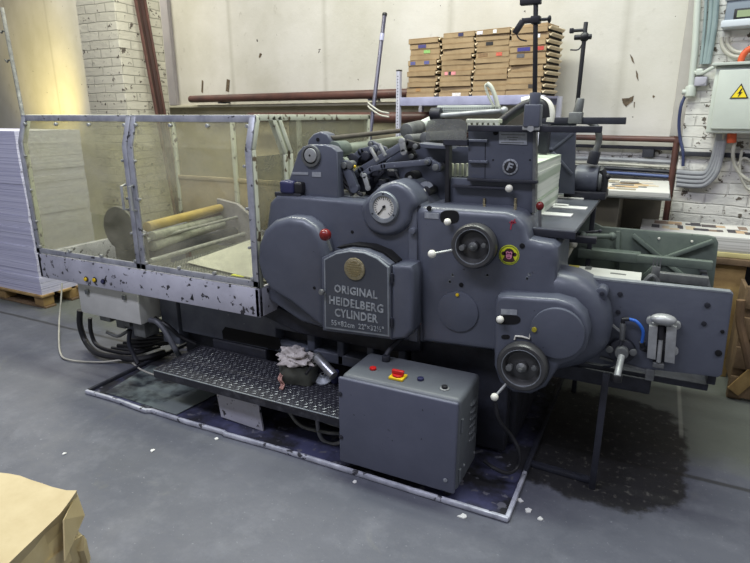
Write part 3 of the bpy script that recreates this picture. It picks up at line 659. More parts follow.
b.build('dial_ticks', M_black, gb)
b = MB(); nd_ = Vector((-0.62, 0, -0.78)).normalized(); b.bar(cc + Vector((0, -0.002, 0)) - nd_ * rz * .18, cc + Vector((0, -0.002, 0)) + nd_ * rz * .6, 0.004, 0.003, up=Vector((0, 1, 0)))
b.cyl(cc + Vector((0, 0, 0)) - nd_ * rz * .05, cc + Vector((0, -0.006, 0)) - nd_ * rz * .05, rz * .09); b.build('needle', M_black, gb)
b = MB()
for a in (90, 210, 330):
    d = Vector((math.cos(math.radians(a)), 0, math.sin(math.radians(a)))) * rz * .85; b.cyl(cc + d, cc + d + Vector((0, -0.008, 0)), 0.0045, seg=10)
b.build('bezel_screw', M_dark, gb)
# vertical seam strip and right flank of the left housing
prism_part('seam_strip', [(418.5, 206), (420, 206), (420, 344), (418.5, 343)], YF - 0.005, YF + .02, M_dark, bev=0)
prism_part('seam_strip', [(408, 190), (417, 207), (417, 342), (409, 341)], YF - 0.006, YF + 0.02, M_slate2, bev=0.004)
disc('cap_screw', 411.5, 231.5, 3.4, YF - 0.03, YF, M_slate2, label='round screw head with a slot')
for q in ((352, 232), (315, 288)): disc('oil_hole', q[0], q[1], 1.6, YF - 0.003, YF, M_hole, bev=0.001)

# --- big round cover on the left
prism_part('round_side_cover', [(256, 262), (257, 245), (262.5, 230), (273, 220.5), (288, 216.5), (303, 218.5), (314, 226), (321, 237), (325, 250), (325, 331), (312, 322), (290, 304), (270, 292), (260, 278)],
           2.235, YF, M_slate, bev=0.038, seg=6)
disc('oil_hole', 314, 288, 1.4, 2.231, 2.235, M_hole, bev=0.001)
b = MB(); b.lathe([(0, 0), (0.016, 0.0)], PY(313, 314, 2.25), (0, -1, 0)); 
# --- name panel box
YN = 2.20
prism_part('name_panel_box', [(322, 331), (321, 258), (334, 251.5), (348, 249), (364, 250.5), (378, 256), (390, 265), (391, 340)], YN, YF + .02, M_slate, bev=0.012, seg=4)
prism_part('slot_shadow_gap', [(336, 247.5), (352, 244.5), (370, 246.5), (386, 253), (396, 262.5), (394, 266), (378, 258), (350, 251)], YN + .05, YF, M_hole, bev=0)
prism_part('box_shoulder', [(391, 266), (401, 264.5), (412, 266), (414, 272), (413, 330), (406, 339), (390, 341)], YN + .008, YF, M_slate, bev=0.02, seg=5)
dpts = [(324.5, 328.5), (323.5, 259.5), (335, 253.5), (349, 251), (364, 252.5), (377, 258), (388.5, 267.5), (389, 337)]
rim = prism_part('panel_door', dpts, YN - 0.012, YN + .002, M_rim, bev=0.004, seg=2, label='dark name door with a worn light rim')
cx = sum(p[0] for p in dpts) / 8; cy = sum(p[1] for p in dpts) / 8
ins = [(cx + (x - cx) * .955, cy + (y - cy) * .965) for x, y in dpts]
prism_part('door_face', ins, YN - 0.0135, YN - .008, M_door, rim, bev=0.001, seg=1)
M_let = pm('worn_silver_lettering', (172, 178, 180), (118, 122, 126), scale=45, rough=0.45, metal=0.2)
YT = YN - 0.0135
def lettering(txt, l, r, yl, yr, hpx, bold=0.012):
    A = PY(l, yl, YT); B = PY(r, yr, YT); wd = (B - A).length; C_ = (A + B) / 2
    text_part(txt, 'lettering', C_, wd, rad((l + r) / 2, (yl + yr) / 2, hpx / 2, YT) * 2, M_let, rim, 0.003, bold + .012, 0, -math.atan2((B - A).z, (B - A).x) * -1)
lettering('ORIGINAL', 334.5, 377.5, 288.0, 295.0, 8.2)
lettering('HEIDELBERG', 329.5, 383.5, 299.5, 309.0, 8.4)
lettering('CYLINDER', 335.0, 378, 312.0, 319.0, 8.4)
lettering('55\u00d782cm', 331.5, 354.5, 322.2, 325.6, 5.2, 0.0)
lettering('22"\u00d732\u00bd"', 358.5, 384, 326.0, 329.6, 5.6, 0.0)
md = disc('medallion', 354, 269.3, 11.2, YN - 0.021, YN - .008, M_brass, rim, bev=0.003, label='round brass medallion')
c = PY(354, 269.3, YN - 0.021); rr = rad(354, 269.3, 11.2, YN)
b = MB()
for k, wd in enumerate((.55, .95, 1.15, 1.2, 1.1, .9, .5)):
    z = c.z + rr * (.62 - k * .2); b.box(c.x - rr * wd * .6, c.x + rr * wd * .6, c.y - 0.002, c.y + .001, z - rr * .05, z + rr * .05)
b.build('engraving', pm('medal_relief', (120, 108, 74), (150, 140, 104), scale=150, rough=0.4, metal=0.4), rim)
kn = PY(323.5, 291, YN - 0.01); b = MB(); b.cyl(kn, kn + Vector((0, -0.016, 0)), 0.010, seg=16, bev=0.003); b.lathe([(0, 0.03), (0.012, 0.027), (0.015, 0.02), (0.012, 0.012), (0, 0.012)], kn, (0, -1, 0)); b.build('door_knob', M_steeld, PR)
for q in (278, 323): b = MB(); p = PY(391.2, q, YN + .0); b.cyl(p + Vector((0.004, 0, -0.022)), p + Vector((0.004, 0, 0.022)), 0.006, seg=10); b.build('hinge', M_dark, PR)
# red ball lever
A = PY(331, 250, 2.23); B = PY(326, 236, 2.17)
b = MB(); b.cyl(A, B, 0.007); lv = b.build('start_lever', M_steel, PR)
b = MB(); b.sph(PY(325.3, 234.8, 2.17), rad(325, 235, 6.0, 2.17), seg=28); b.build('red_ball', M_red, lv)

# --- right gear housing
prism_part('right_housing', [(414.5, 214), (416.5, 208), (424, 206.5), (505, 211.5), (518, 216), (527, 226), (530, 239), (540, 241), (552, 243), (558, 248), (557.5, 264), (556, 282), (578, 302), (592, 325),
                             (588, 345), (578, 358), (560, 366), (545, 388), (520, 388), (498, 370), (492, 352), (421, 343)], YF - .02, 2.62, M_slate, bev=0.035, seg=6)
prism_part('gear_bell', [(520, 272), (535, 272), (560, 274), (576, 277.5), (589, 284), (600, 295), (608.5, 311), (611.5, 329), (608, 347), (598, 360), (582, 369), (560, 374), (530, 380), (505, 360), (500, 300)], YF - .019, YF + .14, M_slate, bev=0.075, seg=9)
prism_part('lower_gear_cover', [(494.5, 303), (497, 296.5), (505, 295.5), (556, 299), (573, 304), (585, 316), (589.5, 333), (586, 350), (575, 361), (560, 366), (553, 376), (545, 388), (530, 395), (512, 393), (499, 383), (493.5, 366)],
           YF - .105, YF, M_slate, bev=0.02, seg=5)
YC = YF - .105
disc('round_cover_plate', 556.5, 334, 25.2, YC - .02, YC, M_slate, bev=0.004, seg=56)
disc('round_cover_plate', 457.5, 312, 20, YF - .028, YF, M_slate, bev=0.003, seg=48)
def slotshape(name, px, py, hw, hh, Y, mat=M_hole, parent=PR):
    pts = [(px + math.copysign(abs(math.cos(t)) ** .6, math.cos(t)) * hw, py + math.copysign(abs(math.sin(t)) ** .8, math.sin(t)) * hh) for t in [2 * PI * k / 20 for k in range(20)]]
    return prism_part(name, pts, Y - .002, Y + .01, mat, parent, bev=0)
YR = YF - .02
sl = slotshape('lever_slot', 449.5, 217, 9.5, 6.5, YR)
b = MB(); c = PY(447.5, 222, YR - .03); b.cyl(c, c + Vector((0, .03, .006)), 0.005); l2 = b.build('short_lever', M_steel, PR)
b = MB(); b.sph(c, rad(447, 222, 3.6, YR - .03)); b.build('white_ball', M_ball, l2)
prism_part('scale_plate', [(424.5, 212.8), (438.5, 213.6), (438.5, 219), (424.5, 218.2)], YR - .003, YR + .01, M_plate, bev=0)
for q in ((429, 208.5), (461, 285), (522, 246)): disc('plug_screw', q[0], q[1], 2.6 if q[1] < 280 else 2.2, YR - .004, YR, M_hole, bev=0.001)
disc('grease_nipple', 457, 295, 1.6, YF - .034, YF - .02, M_yel, bev=0.001)
disc('grease_nipple', 534, 330, 2.4, YC - .028, YC, pm('brass_yellow', (190, 176, 60), rough=0.3, metal=0.5), bev=0.001)
slotshape('lever_slot', 508, 320, 12.5, 4.6, YC)
slotshape('lever_slot', 505.5, 337, 4.2, 2.2, YC)
prism_part('scale_plate', [(501, 309), (517, 310), (517, 315.3), (501, 314.2)], YC - .003, YC + .01, M_plate, bev=0)
b = MB(); c = PY(500, 319.5, YC - .03); b.cyl(c, c + Vector((0, .03, 0)), 0.006); l2 = b.build('short_lever', M_steel, PR)
b = MB(); b.sph(c, rad(500, 319, 3.7, YC - .03)); b.build('white_ball', M_ball, l2)
b = MB(); b.tube([PY(514.5, 339.5, YC - .004), PY(515.5, 336, YC - .004), PY(522, 336.5, YC - .004), PY(529.5, 338.7, YC - .004), PY(530.3, 334, YC - .004)], 0.004, 6, smooth=False); b.build('arrow_mark', M_ball, PR)
b = MB()
for a_, c_ in (((512, 200 + 20.5), (510.5, 229.5)), ((509.5, 222.5), (516, 222.5)), ((515, 219), (513, 224))):
    b.bar(PY(a_[0], a_[1], YR - .001), PY(c_[0], c_[1], YR - .001), 0.005, 0.002, up=Vector((0, 1, 0)))
b.build('paint_mark', pm('red_paint_mark', (170, 50, 70), rough=0.6), PR)
b = MB()
random.seed(4)
for (mx, my) in ((453, 276), (450, 282), (487, 275), (529, 275), (527, 279)):
    x = mx; y = my; b = MB()
    for k in range(5):
        p = PY(x, y, YR - .0008); b.box(p.x - .0045, p.x + .004, p.y, p.y + .001, p.z - .004, p.z + .005); x += random.uniform(-.7, .7); y += random.uniform(-.9, .9)
    b.build('paint_scratch', M_rim, PR)
# handwheels
def handwheel(px, py, rpx, Y, lever_from, lever_to, ball):
    c = PY(px, py, Y); R = rad(px, py, rpx, Y)
    b = MB(); b.lathe([(0, 0.0), (R * .22, 0.0), (R * .26, -0.014), (R * .60, -0.018), (R * .66, -0.010), (R * .72, 0.006), (R * .80, 0.012), (R * .92, 0.012), (R * .98, 0.004), (R, -0.012), (R * .97, -0.04), (R * .86, -0.05), (R * .2, -0.05)], c, (0, -1, 0), 56)
    wv = b.build('handwheel', pm('handwheel_black', (70, 70, 69), (54, 54, 55), scale=10, rough=0.35), PR)
    b = MB(); b.lathe([(0, 0.022), (R * .10, 0.02), (R * .14, 0.012), (R * .2, 0.006), (R * .2, -0.01)], c, (0, -1, 0), 24); b.cyl(c + Vector((0, -.018, 0)), c + Vector((0, -.032, 0)), R * .08, seg=6, bev=.001); b.build('hub', M_steeld, wv)
    b = MB(); d = Vector((R * .5, 0, R * .12)); b.cyl(c + d, c + d + Vector((0, -0.02, 0)), R * .1, seg=14, bev=.002); b.build('wheel_pin', M_steeld, wv); b = MB(); d = Vector((-R * .48, 0, -R * .1)); b.cyl(c + d + Vector((0, .03, 0)), c + d + Vector((0, -0.012, 0)), R * .13, seg=14, bev=.003); b.build('wheel_pin', M_steeld, wv)
    b = MB(); b.lathe([(R * .74, 0.0085), (R * .755, 0.0125), (R * .77, 0.0125), (R * .785, 0.009)], c, (0, -1, 0), 56); b.build('worn_inner_rim', M_rim, wv)
    A = PY(*lever_from, Y - .0); B = PY(*lever_to, Y - .05); b = MB(); b.cyl(A, B, 0.0065, 0.0055, seg=12); l = b.build('crank_lever', M_steel, PR)
    b = MB(); b.sph(B, ball); b.build('white_ball', M_ball, l)
disc('wheel_shadow_boss', 474, 246.5, 22.6, YR - .03, YR, M_dark, bev=0.004)
handwheel(473, 246.5, 22.6, YR - .075, (454, 250), (432, 254), 0.0175)
disc('wheel_shadow_boss', 522, 367, 24, YC - .02, YC, M_dark, bev=0.004)
handwheel(521.5, 367.5, 23.6, YC - .06, (506, 384), (494.5, 397), 0.0165)
# sticker: yellow disc with a monkey face
sk = disc('round_sticker', 509, 255, 10, YR - .002, YR, pm('sticker_yellow', (205, 212, 40), rough=0.4), bev=0.0003, label='yellow round sticker with a brown monkey face')
c = PY(509, 255, YR - .0025); R = rad(509, 255, 10, YR)
M_mb = pm('sticker_brown', (66, 40, 38), rough=0.5); M_mp = pm('sticker_pink', (214, 130, 160), rough=0.5)
b = MB()
b.lathe([(0, 0), (R * .52, 0)], c + Vector((0, 0, R * .14)), (0, -1, 0), 28)
for s in (-1, 1): b.lathe([(0, 0), (R * .2, 0)], c + Vector((s * R * .55, 0, R * .1)), (0, -1, 0), 16)
b.prism([c + Vector((x * R, 0, z * R)) for x, z in ((-.62, -.55), (-.4, -.1), (.4, -.1), (.62, -.55), (.3, -.72), (-.3, -.72))], (0, .0004, 0)); b.build('monkey_head', M_mb, PR)
b = MB(); b.lathe([(0, 0), (R * .3, 0)], c + Vector((0, -.0006, -R * .12)), (0, -1, 0), 20)
for s in (-1, 1): b.lathe([(0, 0), (R * .16, 0)], c + Vector((s * R * .15, -.0006, R * .2)), (0, -1, 0), 14)
b.build('monkey_face', M_mp, PR)
b = MB()
for s in (-1, 1): b.lathe([(0, 0), (R * .055, 0)], c + Vector((s * R * .15, -.0012, R * .2)), (0, -1, 0), 10); b.lathe([(0, 0), (R * .035, 0)], c + Vector((s * R * .08, -.0012, -R * .08)), (0, -1, 0), 8)
b.bar(c + Vector((-R * .14, -.0012, -R * .24)), c + Vector((R * .14, -.0012, -R * .24)), 0.002, 0.001, up=Vector((0, 1, 0)))
b.build('monkey_eyes', M_hole, PR)
b = MB(); b.lathe([(R * .84, 0), (R * .86, .0004), (R * .93, .0004), (R * .95, 0)], c, (0, -1, 0), 40); b.build('sticker_ring', pm('sticker_ring_green', (120, 130, 40), rough=0.5), PR)
# lever with dark red knob at the right shoulder
A = PY(540, 240, 2.42); B = PY(540, 209, 2.42); b = MB(); b.cyl(A, B, 0.0065); b.cyl(A, A + Vector((0, 0, .03)), 0.018, seg=14, bev=.003); lv = b.build('feed_lever', M_steeld, PR)
b = MB(); b.sph(PY(540, 206, 2.42), 0.0165, (1, 1, 1.15)); b.build('dark_red_knob', M_red, lv)
for q in (484, 515): b = MB(); p = PY(q, 211, 2.40); b.cyl(p + Vector((0, 0, -.02)), p + Vector((0, 0, .03)), 0.006, seg=8); b.build('grease_nipple', M_brass, PR)
disc('bell_lug', 601, 294, 6, YF + .02, YF + .09, M_slate, bev=.006); disc('lug_bolt', 602, 294, 2.2, YF + .012, YF + .02, M_dark, bev=.001)
prism_part('shoulder_block', [(527, 243), (532, 238), (552, 240), (558, 246), (558, 262), (527, 262)], 2.36, 2.6, M_slate, bev=.02)

# --- right end frame
YE = 2.42
ef = prism_part('front_end_frame', [(545, 270), (557, 273), (610, 280), (731, 292.3), (733.5, 294.5), (722, 375), (718, 377.5), (690, 374), (600, 364), (545, 355)], YE, YE + .035, M_slate, bev=.004, seg=2)
prism_part('worn_top_edge', [(557, 272.6), (610, 279.7), (731, 292), (731, 293.6), (610, 281.4), (557, 274.6)], YE - .001, YE + .036, M_rim, ef, bev=0)
for q, r in (((620, 294.5), 2.4), ((618, 312.5), 2.2), ((707.5, 305.5), 2.6), ((704, 324), 2.3), ((722.5, 332), 1.7), ((718.5, 353.5), 3.0)): disc('frame_bolt', q[0], q[1], r, YE - .006, YE, M_hole if r < 2.2 or r > 2.9 else M_dark, ef, bev=.001)
XR = PY(733, 296, YE).x
Y2 = 3.40
rf = prism_part('rear_end_frame', [(540, 195), (590, 195), (591, 216), (594, 223), (602, 227), (708, 236), (716, 238), (718.5, 243), (713, 290), (708, 312), (560, 300), (540, 296)], Y2, Y2 + .03, M_green, bev=.004, seg=2, label='green-lit rear side frame with diagonal ribs')
def rib(a, c, w=.022, dp=.03, nm='rib'): b = MB(); b.bar(PY(*a, Y2 - dp / 2), PY(*c, Y2 - dp / 2), dp, w, .003, up=Vector((0, 1, 0)).cross((PY(*c, Y2) - PY(*a, Y2)).normalized())); b.build(nm, M_green, rf)
rib((633, 235), (661, 258)); rib((713, 241), (662, 259)); rib((662, 259), (702, 290)); rib((618, 231), (617, 296)); rib((662, 259), (640, 280))
b = MB(); p1 = PY(578, 252, 3.30); p2 = PY(640, 260, 3.30); b.box(p1.x, p2.x, 3.28, 3.36, p2.z - .02, p2.z + .035, .005); p3_ = PY(637, 256, 3.22); p4_ = PY(712, 268, 3.22); b.box(p3_.x, p4_.x, 3.20, 3.24, p4_.z - .01, p4_.z + .035, .004); b.build('cross_rail', M_green, PR)
b = MB(); p1 = PY(657, 274, 2.95); p2 = PY(708, 282, 2.95); b.box(p1.x, p2.x, 2.93, 2.97, p1.z - .03, p1.z + .012, .003); b.build('end_rail', M_steeld, PR)
b = MB(); b.box(XR - .03, XR, YE + .03, Y2, .56, .60, .004); b.box(XR - .05, XR - .02, 2.95, Y2, .80, .83, .004); b.box(-0.45, XR - .02, YE + .05, Y2, .52, .55, .004); b.build('pile_board', M_dark, PR)
for q in ((659, 238.5), (692, 241.5)): disc('frame_bolt', q[0], q[1], 1.2, Y2 - .004, Y2, M_ball, rf, bev=.001)
disc('frame_bolt', 704, 271, 1.3, Y2 - .004, Y2, M_ball, rf, bev=.001)
# sheet gripper clamp
b = MB(); c = PY(655, 277, 2.8); b.tube([c + Vector((-.05, 0, -.05)), c + Vector((-.02, 0, .0)), c, c + Vector((.02, 0, -.04))], .012); b.bar(c, c + Vector((0, 0, .05)), .035, .012, .002)
for s in (-1, 0, 1): b.bar(c + Vector((s * .014, 0, .05)), c + Vector((s * .014, 0, .09)), .006, .006)
b.build('sheet_clamp', M_steeld, PR)
# dark rods and links inside the delivery end
for a_, c_, r, m in (((583, 236), (612, 236.5), .014, M_green), ((573, 244), (560, 268), .013, M_cable), ((560, 235), (600, 231), .006, M_dark)):
    b = MB(); A = PY(*a_, 3.0); B = PY(*c_, 3.0 if m != M_green else 3.2); b.cyl(A, B, r, seg=14, bev=.002); b.sph(A, r * 1.7); b.sph(B, r * 1.6); b.build('link_rod', m, PR)
b = MB(); p1 = PY(534, 234, 2.7); b.box(p1.x, p1.x + .28, 2.68, 2.72, p1.z - .02, p1.z + .01, .003); b.build('guide_rail', M_dark, PR)

# feed board and feeder
zfb = 1.15; f0 = PZ(575, 231, zfb); f1 = PZ(606, 191, zfb); xl = PZ(500, 222, zfb).x - .35
b = MB(); b.box(xl, f0.x, f0.y, f1.y, zfb - .02, zfb, .003); b.build('feed_board', pm('feed_board_slate', (88, 92, 100), (74, 78, 86), scale=5, rough=0.35), PR)
b = MB(); b.box(xl, f0.x + .004, f0.y - .004, f0.y + .004, zfb - .035, zfb - .004, .002); b.build('board_edge_strip', M_dark, PR)
b = MB(); b.box(f0.x - .03, f0.x - .005, f0.y + .9, f0.y + .93, .0, zfb - .02, .003); b.build('board_support', M_dark, PR)
YH = 2.47
prism_part('feeder_side_plate', [(468, 125), (536, 127), (535, 181), (468, 178)], YH, YH + .03, M_slate, bev=.003, seg=2)
prism_part('lower_feeder_plate', [(448, 178), (534, 182), (533, 213), (448, 210)], YH + .005, YH + .05, M_slate, bev=.003, seg=2)
prism_part('plate_edge', [(533, 128), (536, 128), (535, 213), (532, 213)], YH - .006, YH + .04, M_steeld, bev=.001, seg=1)
for y in (139.2, 160.3): prism_part('ridge', [(468.5, y), (487, y + .4), (487, y + 3.3), (468.5, y + 2.8)], YH - .02, YH, M_slate2, bev=.004)
prism_part('panel_seam', [(485, 143), (485.6, 143), (485.2, 179), (484.6, 179)], YH - .001, YH + .005, M_hole, bev=0)
prism_part('guide_bar', [(467, 178.3), (537, 181), (537, 183.8), (467, 181)], YH - .03, YH, M_dark, bev=.003, seg=2)
prism_part('guide_bar', [(452, 185), (505, 187.5), (505, 190), (452, 187.6)], YH - .03, YH, M_dark, bev=.003, seg=2)
b = MB(); b.sph(PY(509, 188.5, YH - .03), .0165); b.build('white_ball', M_ball, PR)
for q in (484, 515): b = MB(); p = PY(q, 205, YH - .0); b.cyl(p, p + Vector((0, 0, .03)), .006, seg=8); b.build('brass_pin', M_brass, PR)
disc('plate_bolt', 495.5, 132.5, 2.8, YH - .006, YH, M_hole, bev=.001)
for q in ((493, 160), (530, 160)): disc('plate_bolt', q[0], q[1], .9, YH - .002, YH, M_hole, bev=0)
pl_ = prism_part('maker_plate', [(499, 131.8), (527, 132.6), (527, 144.8), (499, 143.6)], YH - .004, YH, M_plate, bev=0)
b = MB()
for k, (x0, x1) in enumerate(((501, 525), (507, 518), (509, 517), (501, 524))):
    p = PY(x0, 134.6 + k * 2.6, YH - .0045); q = PY(x1, 134.9 + k * 2.6, YH - .0045); b.box(p.x, q.x, p.y, p.y + .001, p.z - .002, p.z + .002)
b.build('engraved_lines', M_steeld, pl_)
em = disc('feeder_emblem', 510, 167, 8, YH - .005, YH, M_plate, bev=.001, label='round silver emblem with a dark centre and letter F')
disc('emblem_centre', 510, 167, 6.2, YH - .0062, YH - .004, M_black, em, bev=.0005)
c = PY(510, 167, YH - .0066); text_part('F', 'emblem_letter', c, .022, .034, M_plate, em, .001, .03, 0, -.3)
b = MB()
for k in range(12): a = k * PI / 6; b.sph(c + Vector((math.cos(a), 0, math.sin(a))) * rad(510, 167, 7.1, YH), .0016, seg=6)
b.build('emblem_dots', M_black, em)
# stop bars with posts
def post(px, pyb, pyt_x, pyt_y, Y, r, block):
    A = PY(px, pyb, Y); B = PY(pyt_x, pyt_y, Y); b = MB(); b.cyl(A, B, r, seg=14, bev=.002); return b.build('post_rod', M_black, PR), A, B
b = MB(); p = PY(468, 127, YH - .03); q = PY(602, 130, YH - .03); b.box(p.x, q.x, YH - .04, YH - .015, p.z - .018, p.z + .008, .003); b.build('front_stop_bar', M_dark, PR)
YB = 3.28
b = MB(); p = PY(541, 121, YB); q = PY(626, 122, YB); b.box(p.x, q.x, YB - .012, YB + .012, p.z - .015, p.z + .02, .003); b.build('rear_stop_bar', M_dark, PR)
rod, A, B = post(534.5, 122, 536.2, -30, YH - .03, .0095, 0)
b = MB(); p = PY(534, 112, YH - .03); b.box(p.x - .035, p.x + .03, p.y - .03, p.y + .03, p.z - .06, p.z + .03, .006); b.cyl(p + Vector((0, 0, .0)), p + Vector((0, 0, .075)), .022, seg=14, bev=.003); b.build('post_socket', M_slate2, PR)
b = MB(); p = PY(531, 128.5, YH - .05); b.bar(p + Vector((-.035, 0, 0)), p + Vector((.035, 0, 0)), .008, .014, .003); b.cyl(p, p + Vector((0, -.01, 0)), .014, seg=6); b.build('wing_screw', M_steel, PR)
def clampset(x, y, Y, k=1.0, sgn=-1):
    p = PY(x, y, Y); b = MB(); b.box(p.x - .018, p.x + .018, Y - .018, Y + .018, p.z - .014, p.z + .014, .004); b.cyl(p, p + Vector((.05, 0, 0)), .006, seg=8); b.sph(p + Vector((.052, 0, 0)), .012, (.6, 1, 1.2))
    b.bar(p, p + Vector((sgn * .055, 0, 0)), .016, .02, .003); b.bar(p + Vector((sgn * .05, 0, 0)), p + Vector((sgn * .08, 0, -.045)), .02, .022, .003)
    b.tube([p + Vector((sgn * .075, 0, -.04)), p + Vector((sgn * .06, 0, -.065)), p + Vector((sgn * .03, 0, -.075))], .003, 6)
    b.build('post_clamp', M_black, PR)
clampset(535.8, 20, YH - .03); p = PY(536, 1, YH - .03); b = MB(); b.box(p.x - .06, p.x + .02, p.y - .015, p.y + .015, p.z - .012, p.z + .012, .003); b.build('post_clamp', M_black, PR)
YG = YB
rod, A, B = post(576.5, 112, 586, 22, YG, .011, 0)
b = MB(); p = PY(577, 116, YG); b.box(p.x - .04, p.x + .03, p.y - .03, p.y + .03, p.z - .04, p.z + .02, .006); b.cyl(p, p + Vector((0.01, 0, .09)), .026, .02, seg=14, bev=.003); b.build('post_socket', M_steeld, PR)
b = MB(); p = PY(584.5, 37, YG); b.cyl(p + Vector((-.05, 0, 0)), p + Vector((.035, 0, 0)), .013, seg=10, bev=.003); b.sph(p, .024); p = PY(585, 30, YG); b.cyl(p + Vector((-.055, 0, 0)), p + Vector((.0, 0, 0)), .008, seg=8); b.box(p.x - .075, p.x - .055, p.y - .012, p.y + .012, p.z - .012, p.z + .012, .003); p = PY(583, 43, YG)
b.tube([p, p + Vector((-.02, 0, -.03)), p + Vector((-.06, 0, -.03))], .004, 6); b.build('post_clamp', M_black, PR)
# rear feeder frame with crossed ribs
fr = prism_part('rear_feeder_frame', [(541, 121), (576, 122), (574, 194), (541, 192)], YB + .01, YB + .035, M_slate, bev=.003, seg=2)
def frib(a, c, w=.014):
    b = MB(); A = PY(*a, YB + .005); B = PY(*c, YB + .005); b.bar(A, B, .012, w, .002, up=Vector((0, 1, 0)).cross((B - A).normalized())); b.build('rib', M_slate2, fr)
frib((552, 150), (573, 133)); frib((553, 152), (572, 174)); frib((541, 149), (552, 149)); frib((548, 121), (547.5, 158), .02)
# suction comb, perforated bar, hook, hoses on top of the feeder
b = MB(); A = PY(438, 109, 3.2); B = PY(499, 108, 3.2); b.box(A.x, B.x, 3.18, 3.24, A.z - .022, A.z + .018, .004); pb = b.build('perforated_bar', M_lid, PR)
b = MB()
for k in range(26):
    x = A.x + (B.x - A.x) * (k + .5) / 26
    for j in range(2): b.box(x - .003, x + .003, 3.1785, 3.1805, A.z - .012 + j * .013, A.z - .006 + j * .013)
b.build('perforations', M_hole, pb)
b = MB(); b.cyl(PY(437, 116, 3.15), PY(504, 110.5, 3.15), .013, seg=12); b.sph(PY(504, 110.5, 3.15), .022); b.build('roller_rod', M_steel, PR)
b = MB(); p = PY(436, 114, 3.15); b.cyl(p + Vector((-.03, 0, 0)), p + Vector((.03, 0, 0)), .035, seg=16, bev=.004); b.build('rod_bracket', M_dark, PR)
b = MB(); b.tube([PY(487, 83.5, 3.15), PY(491, 87, 3.15), PY(495, 96, 3.15), PY(498, 107, 3.15)], .012, 10); b.tube([PY(487, 83.5, 3.15), PY(485.5, 87, 3.15), PY(489, 97, 3.15), PY(494, 107, 3.15)], .007, 10); b.build('hook', M_cream, PR)
b = MB(); A = PY(467, 121.5, 2.75); B = PY(500, 121, 2.75); b.box(A.x, B.x, 2.73, 2.80, A.z - .008, A.z + .012, .004)
for k in range(6): x = A.x + (B.x - A.x) * (k + .5) / 6; b.box(x - .006, x + .012, 2.73, 2.76, A.z - .04, A.z, .003)
b.build('sucker_comb', M_cream, PR)
b = MB(); b.tube([PY(500, 123, 2.9), PY(512, 114, 2.9), PY(524, 106, 2.9), PY(536, 103, 2.9), PY(543, 106, 2.9), PY(545, 118, 2.9)], .024, 12); b.build('air_hose', M_black, PR)
b = MB(); b.tube([PY(522, 101.5, 3.05), PY(536, 99, 3.05), PY(547, 103, 3.05), PY(551, 112, 3.05), PY(550, 122, 3.05)], .02, 12); b.build('white_air_hose', M_ball, PR)
b = MB(); b.box(PY(541, 115, 3.1).x, PY(551, 115, 3.1).x, 3.08, 3.14, PY(545, 124, 3.1).z - .15, PY(545, 124, 3.1).z, .004); b.build('hose_block', M_dark, PR)
b = MB(); b.tube([PY(580, 121, 3.4), PY(590, 122, 3.4), PY(597, 129, 3.4), PY(599, 140, 3.4), PY(595, 153, 3.4)], .018, 12); b.build('motor_hose', M_steeld, PR)
b = MB(); b.cyl(PY(595.5, 151, 3.4), PY(592, 164, 3.4), .03, seg=14, bev=.004); b.build('hose_fitting', M_dark, PR)
c = PY(586, 179, 3.45); R = rad(586, 179, 14.5, 3.45)
mo = MB(); mo.cyl(c + Vector((-.06, 0, 0)), c + Vector((.07, 0, 0)), R, seg=32, bev=.02); mo = mo.build('pump_motor', M_slate2, PR)
b = MB(); b.cyl(c + Vector((.07, 0, 0)), c + Vector((.09, 0, 0)), R * .9, seg=28, bev=.006); b.build('motor_cover', M_steeld, mo)
b = MB()
for k in range(10): a = k * PI / 5; d = Vector((0, math.cos(a), math.sin(a))) * R * .6; b.bar(c + Vector((.091, 0, 0)) + d * .5, c + Vector((.091, 0, 0)) + d * 1.3, .008, .012)
b.build('cooling_slots', M_hole, mo)
b = MB(); b.box(c.x - .1, c.x + .12, c.y - .1, c.y + .1, c.z - R - .02, c.z - R + .02, .004); b.box(c.x - .1, c.x - .05, c.y - .1, c.y + .1, .5, c.z - R, .004); b.build('motor_bracket', M_dark, PR)
b = MB(); b.tube([PY(602, 170, 3.4), PY(605, 178, 3.4), PY(604, 190, 3.4), PY(602, 197, 3.4)], .018, 8); b.cyl(PY(597, 180, 3.4), PY(607, 176, 3.4), .012, seg=10); b.sph(PY(607.5, 176.5, 3.4), .018); b.cyl(PY(596, 187, 3.4), PY(604, 182, 3.4), .014, seg=10); b.build('motor_lever', M_black, PR)

# --- ink unit: left bracket
YBK = 2.36
prism_part('roller_bracket', [(281, 200), (287, 186), (298, 152), (303, 146.5), (310, 144.5), (326, 145), (332, 147), (337, 152), (338, 198)], YBK, YBK + .06, M_slate, bev=.006, seg=3)
prism_part('bearing_lobe', [(306, 150), (308, 140), (313, 134), (320, 131.5), (327, 134), (331, 141), (331.5, 168), (306, 168)], YBK + .09, YBK + .16, M_slate, bev=.008, seg=3)
disc('lobe_hole', 317.5, 139.5, 1.8, YBK + .085, YBK + .09, M_hole, bev=0)
disc('bearing_ring', 310, 156, 11.2, YBK - .014, YBK, M_steeld, bev=.004)
disc('bearing_gap', 310, 155.5, 8.4, YBK - .0155, YBK - .012, M_hole, bev=.0)
disc('bearing_cap', 310, 155.5, 7.2, YBK - .022, YBK - .012, M_steel, bev=.003)
disc('cap_centre', 309.5, 155.5, 1.1, YBK - .023, YBK - .02, M_hole, bev=0)
prism_part('bracket_label', [(292, 172), (308, 172.3), (308, 174.8), (292, 174.5)], YBK - .003, YBK, M_plate, bev=0)
prism_part('bracket_label', [(312, 172), (321, 172.2), (321, 177), (312, 176.7)], YBK - .003, YBK, M_plate, bev=0)
b = MB(); p = PY(281.5, 193, 2.34); q = PY(295, 181, 2.34); b.box(p.x, q.x, 2.32, 2.42, p.z, q.z, .014); sm = b.build('blue_motor_box', M_bluep, PR)
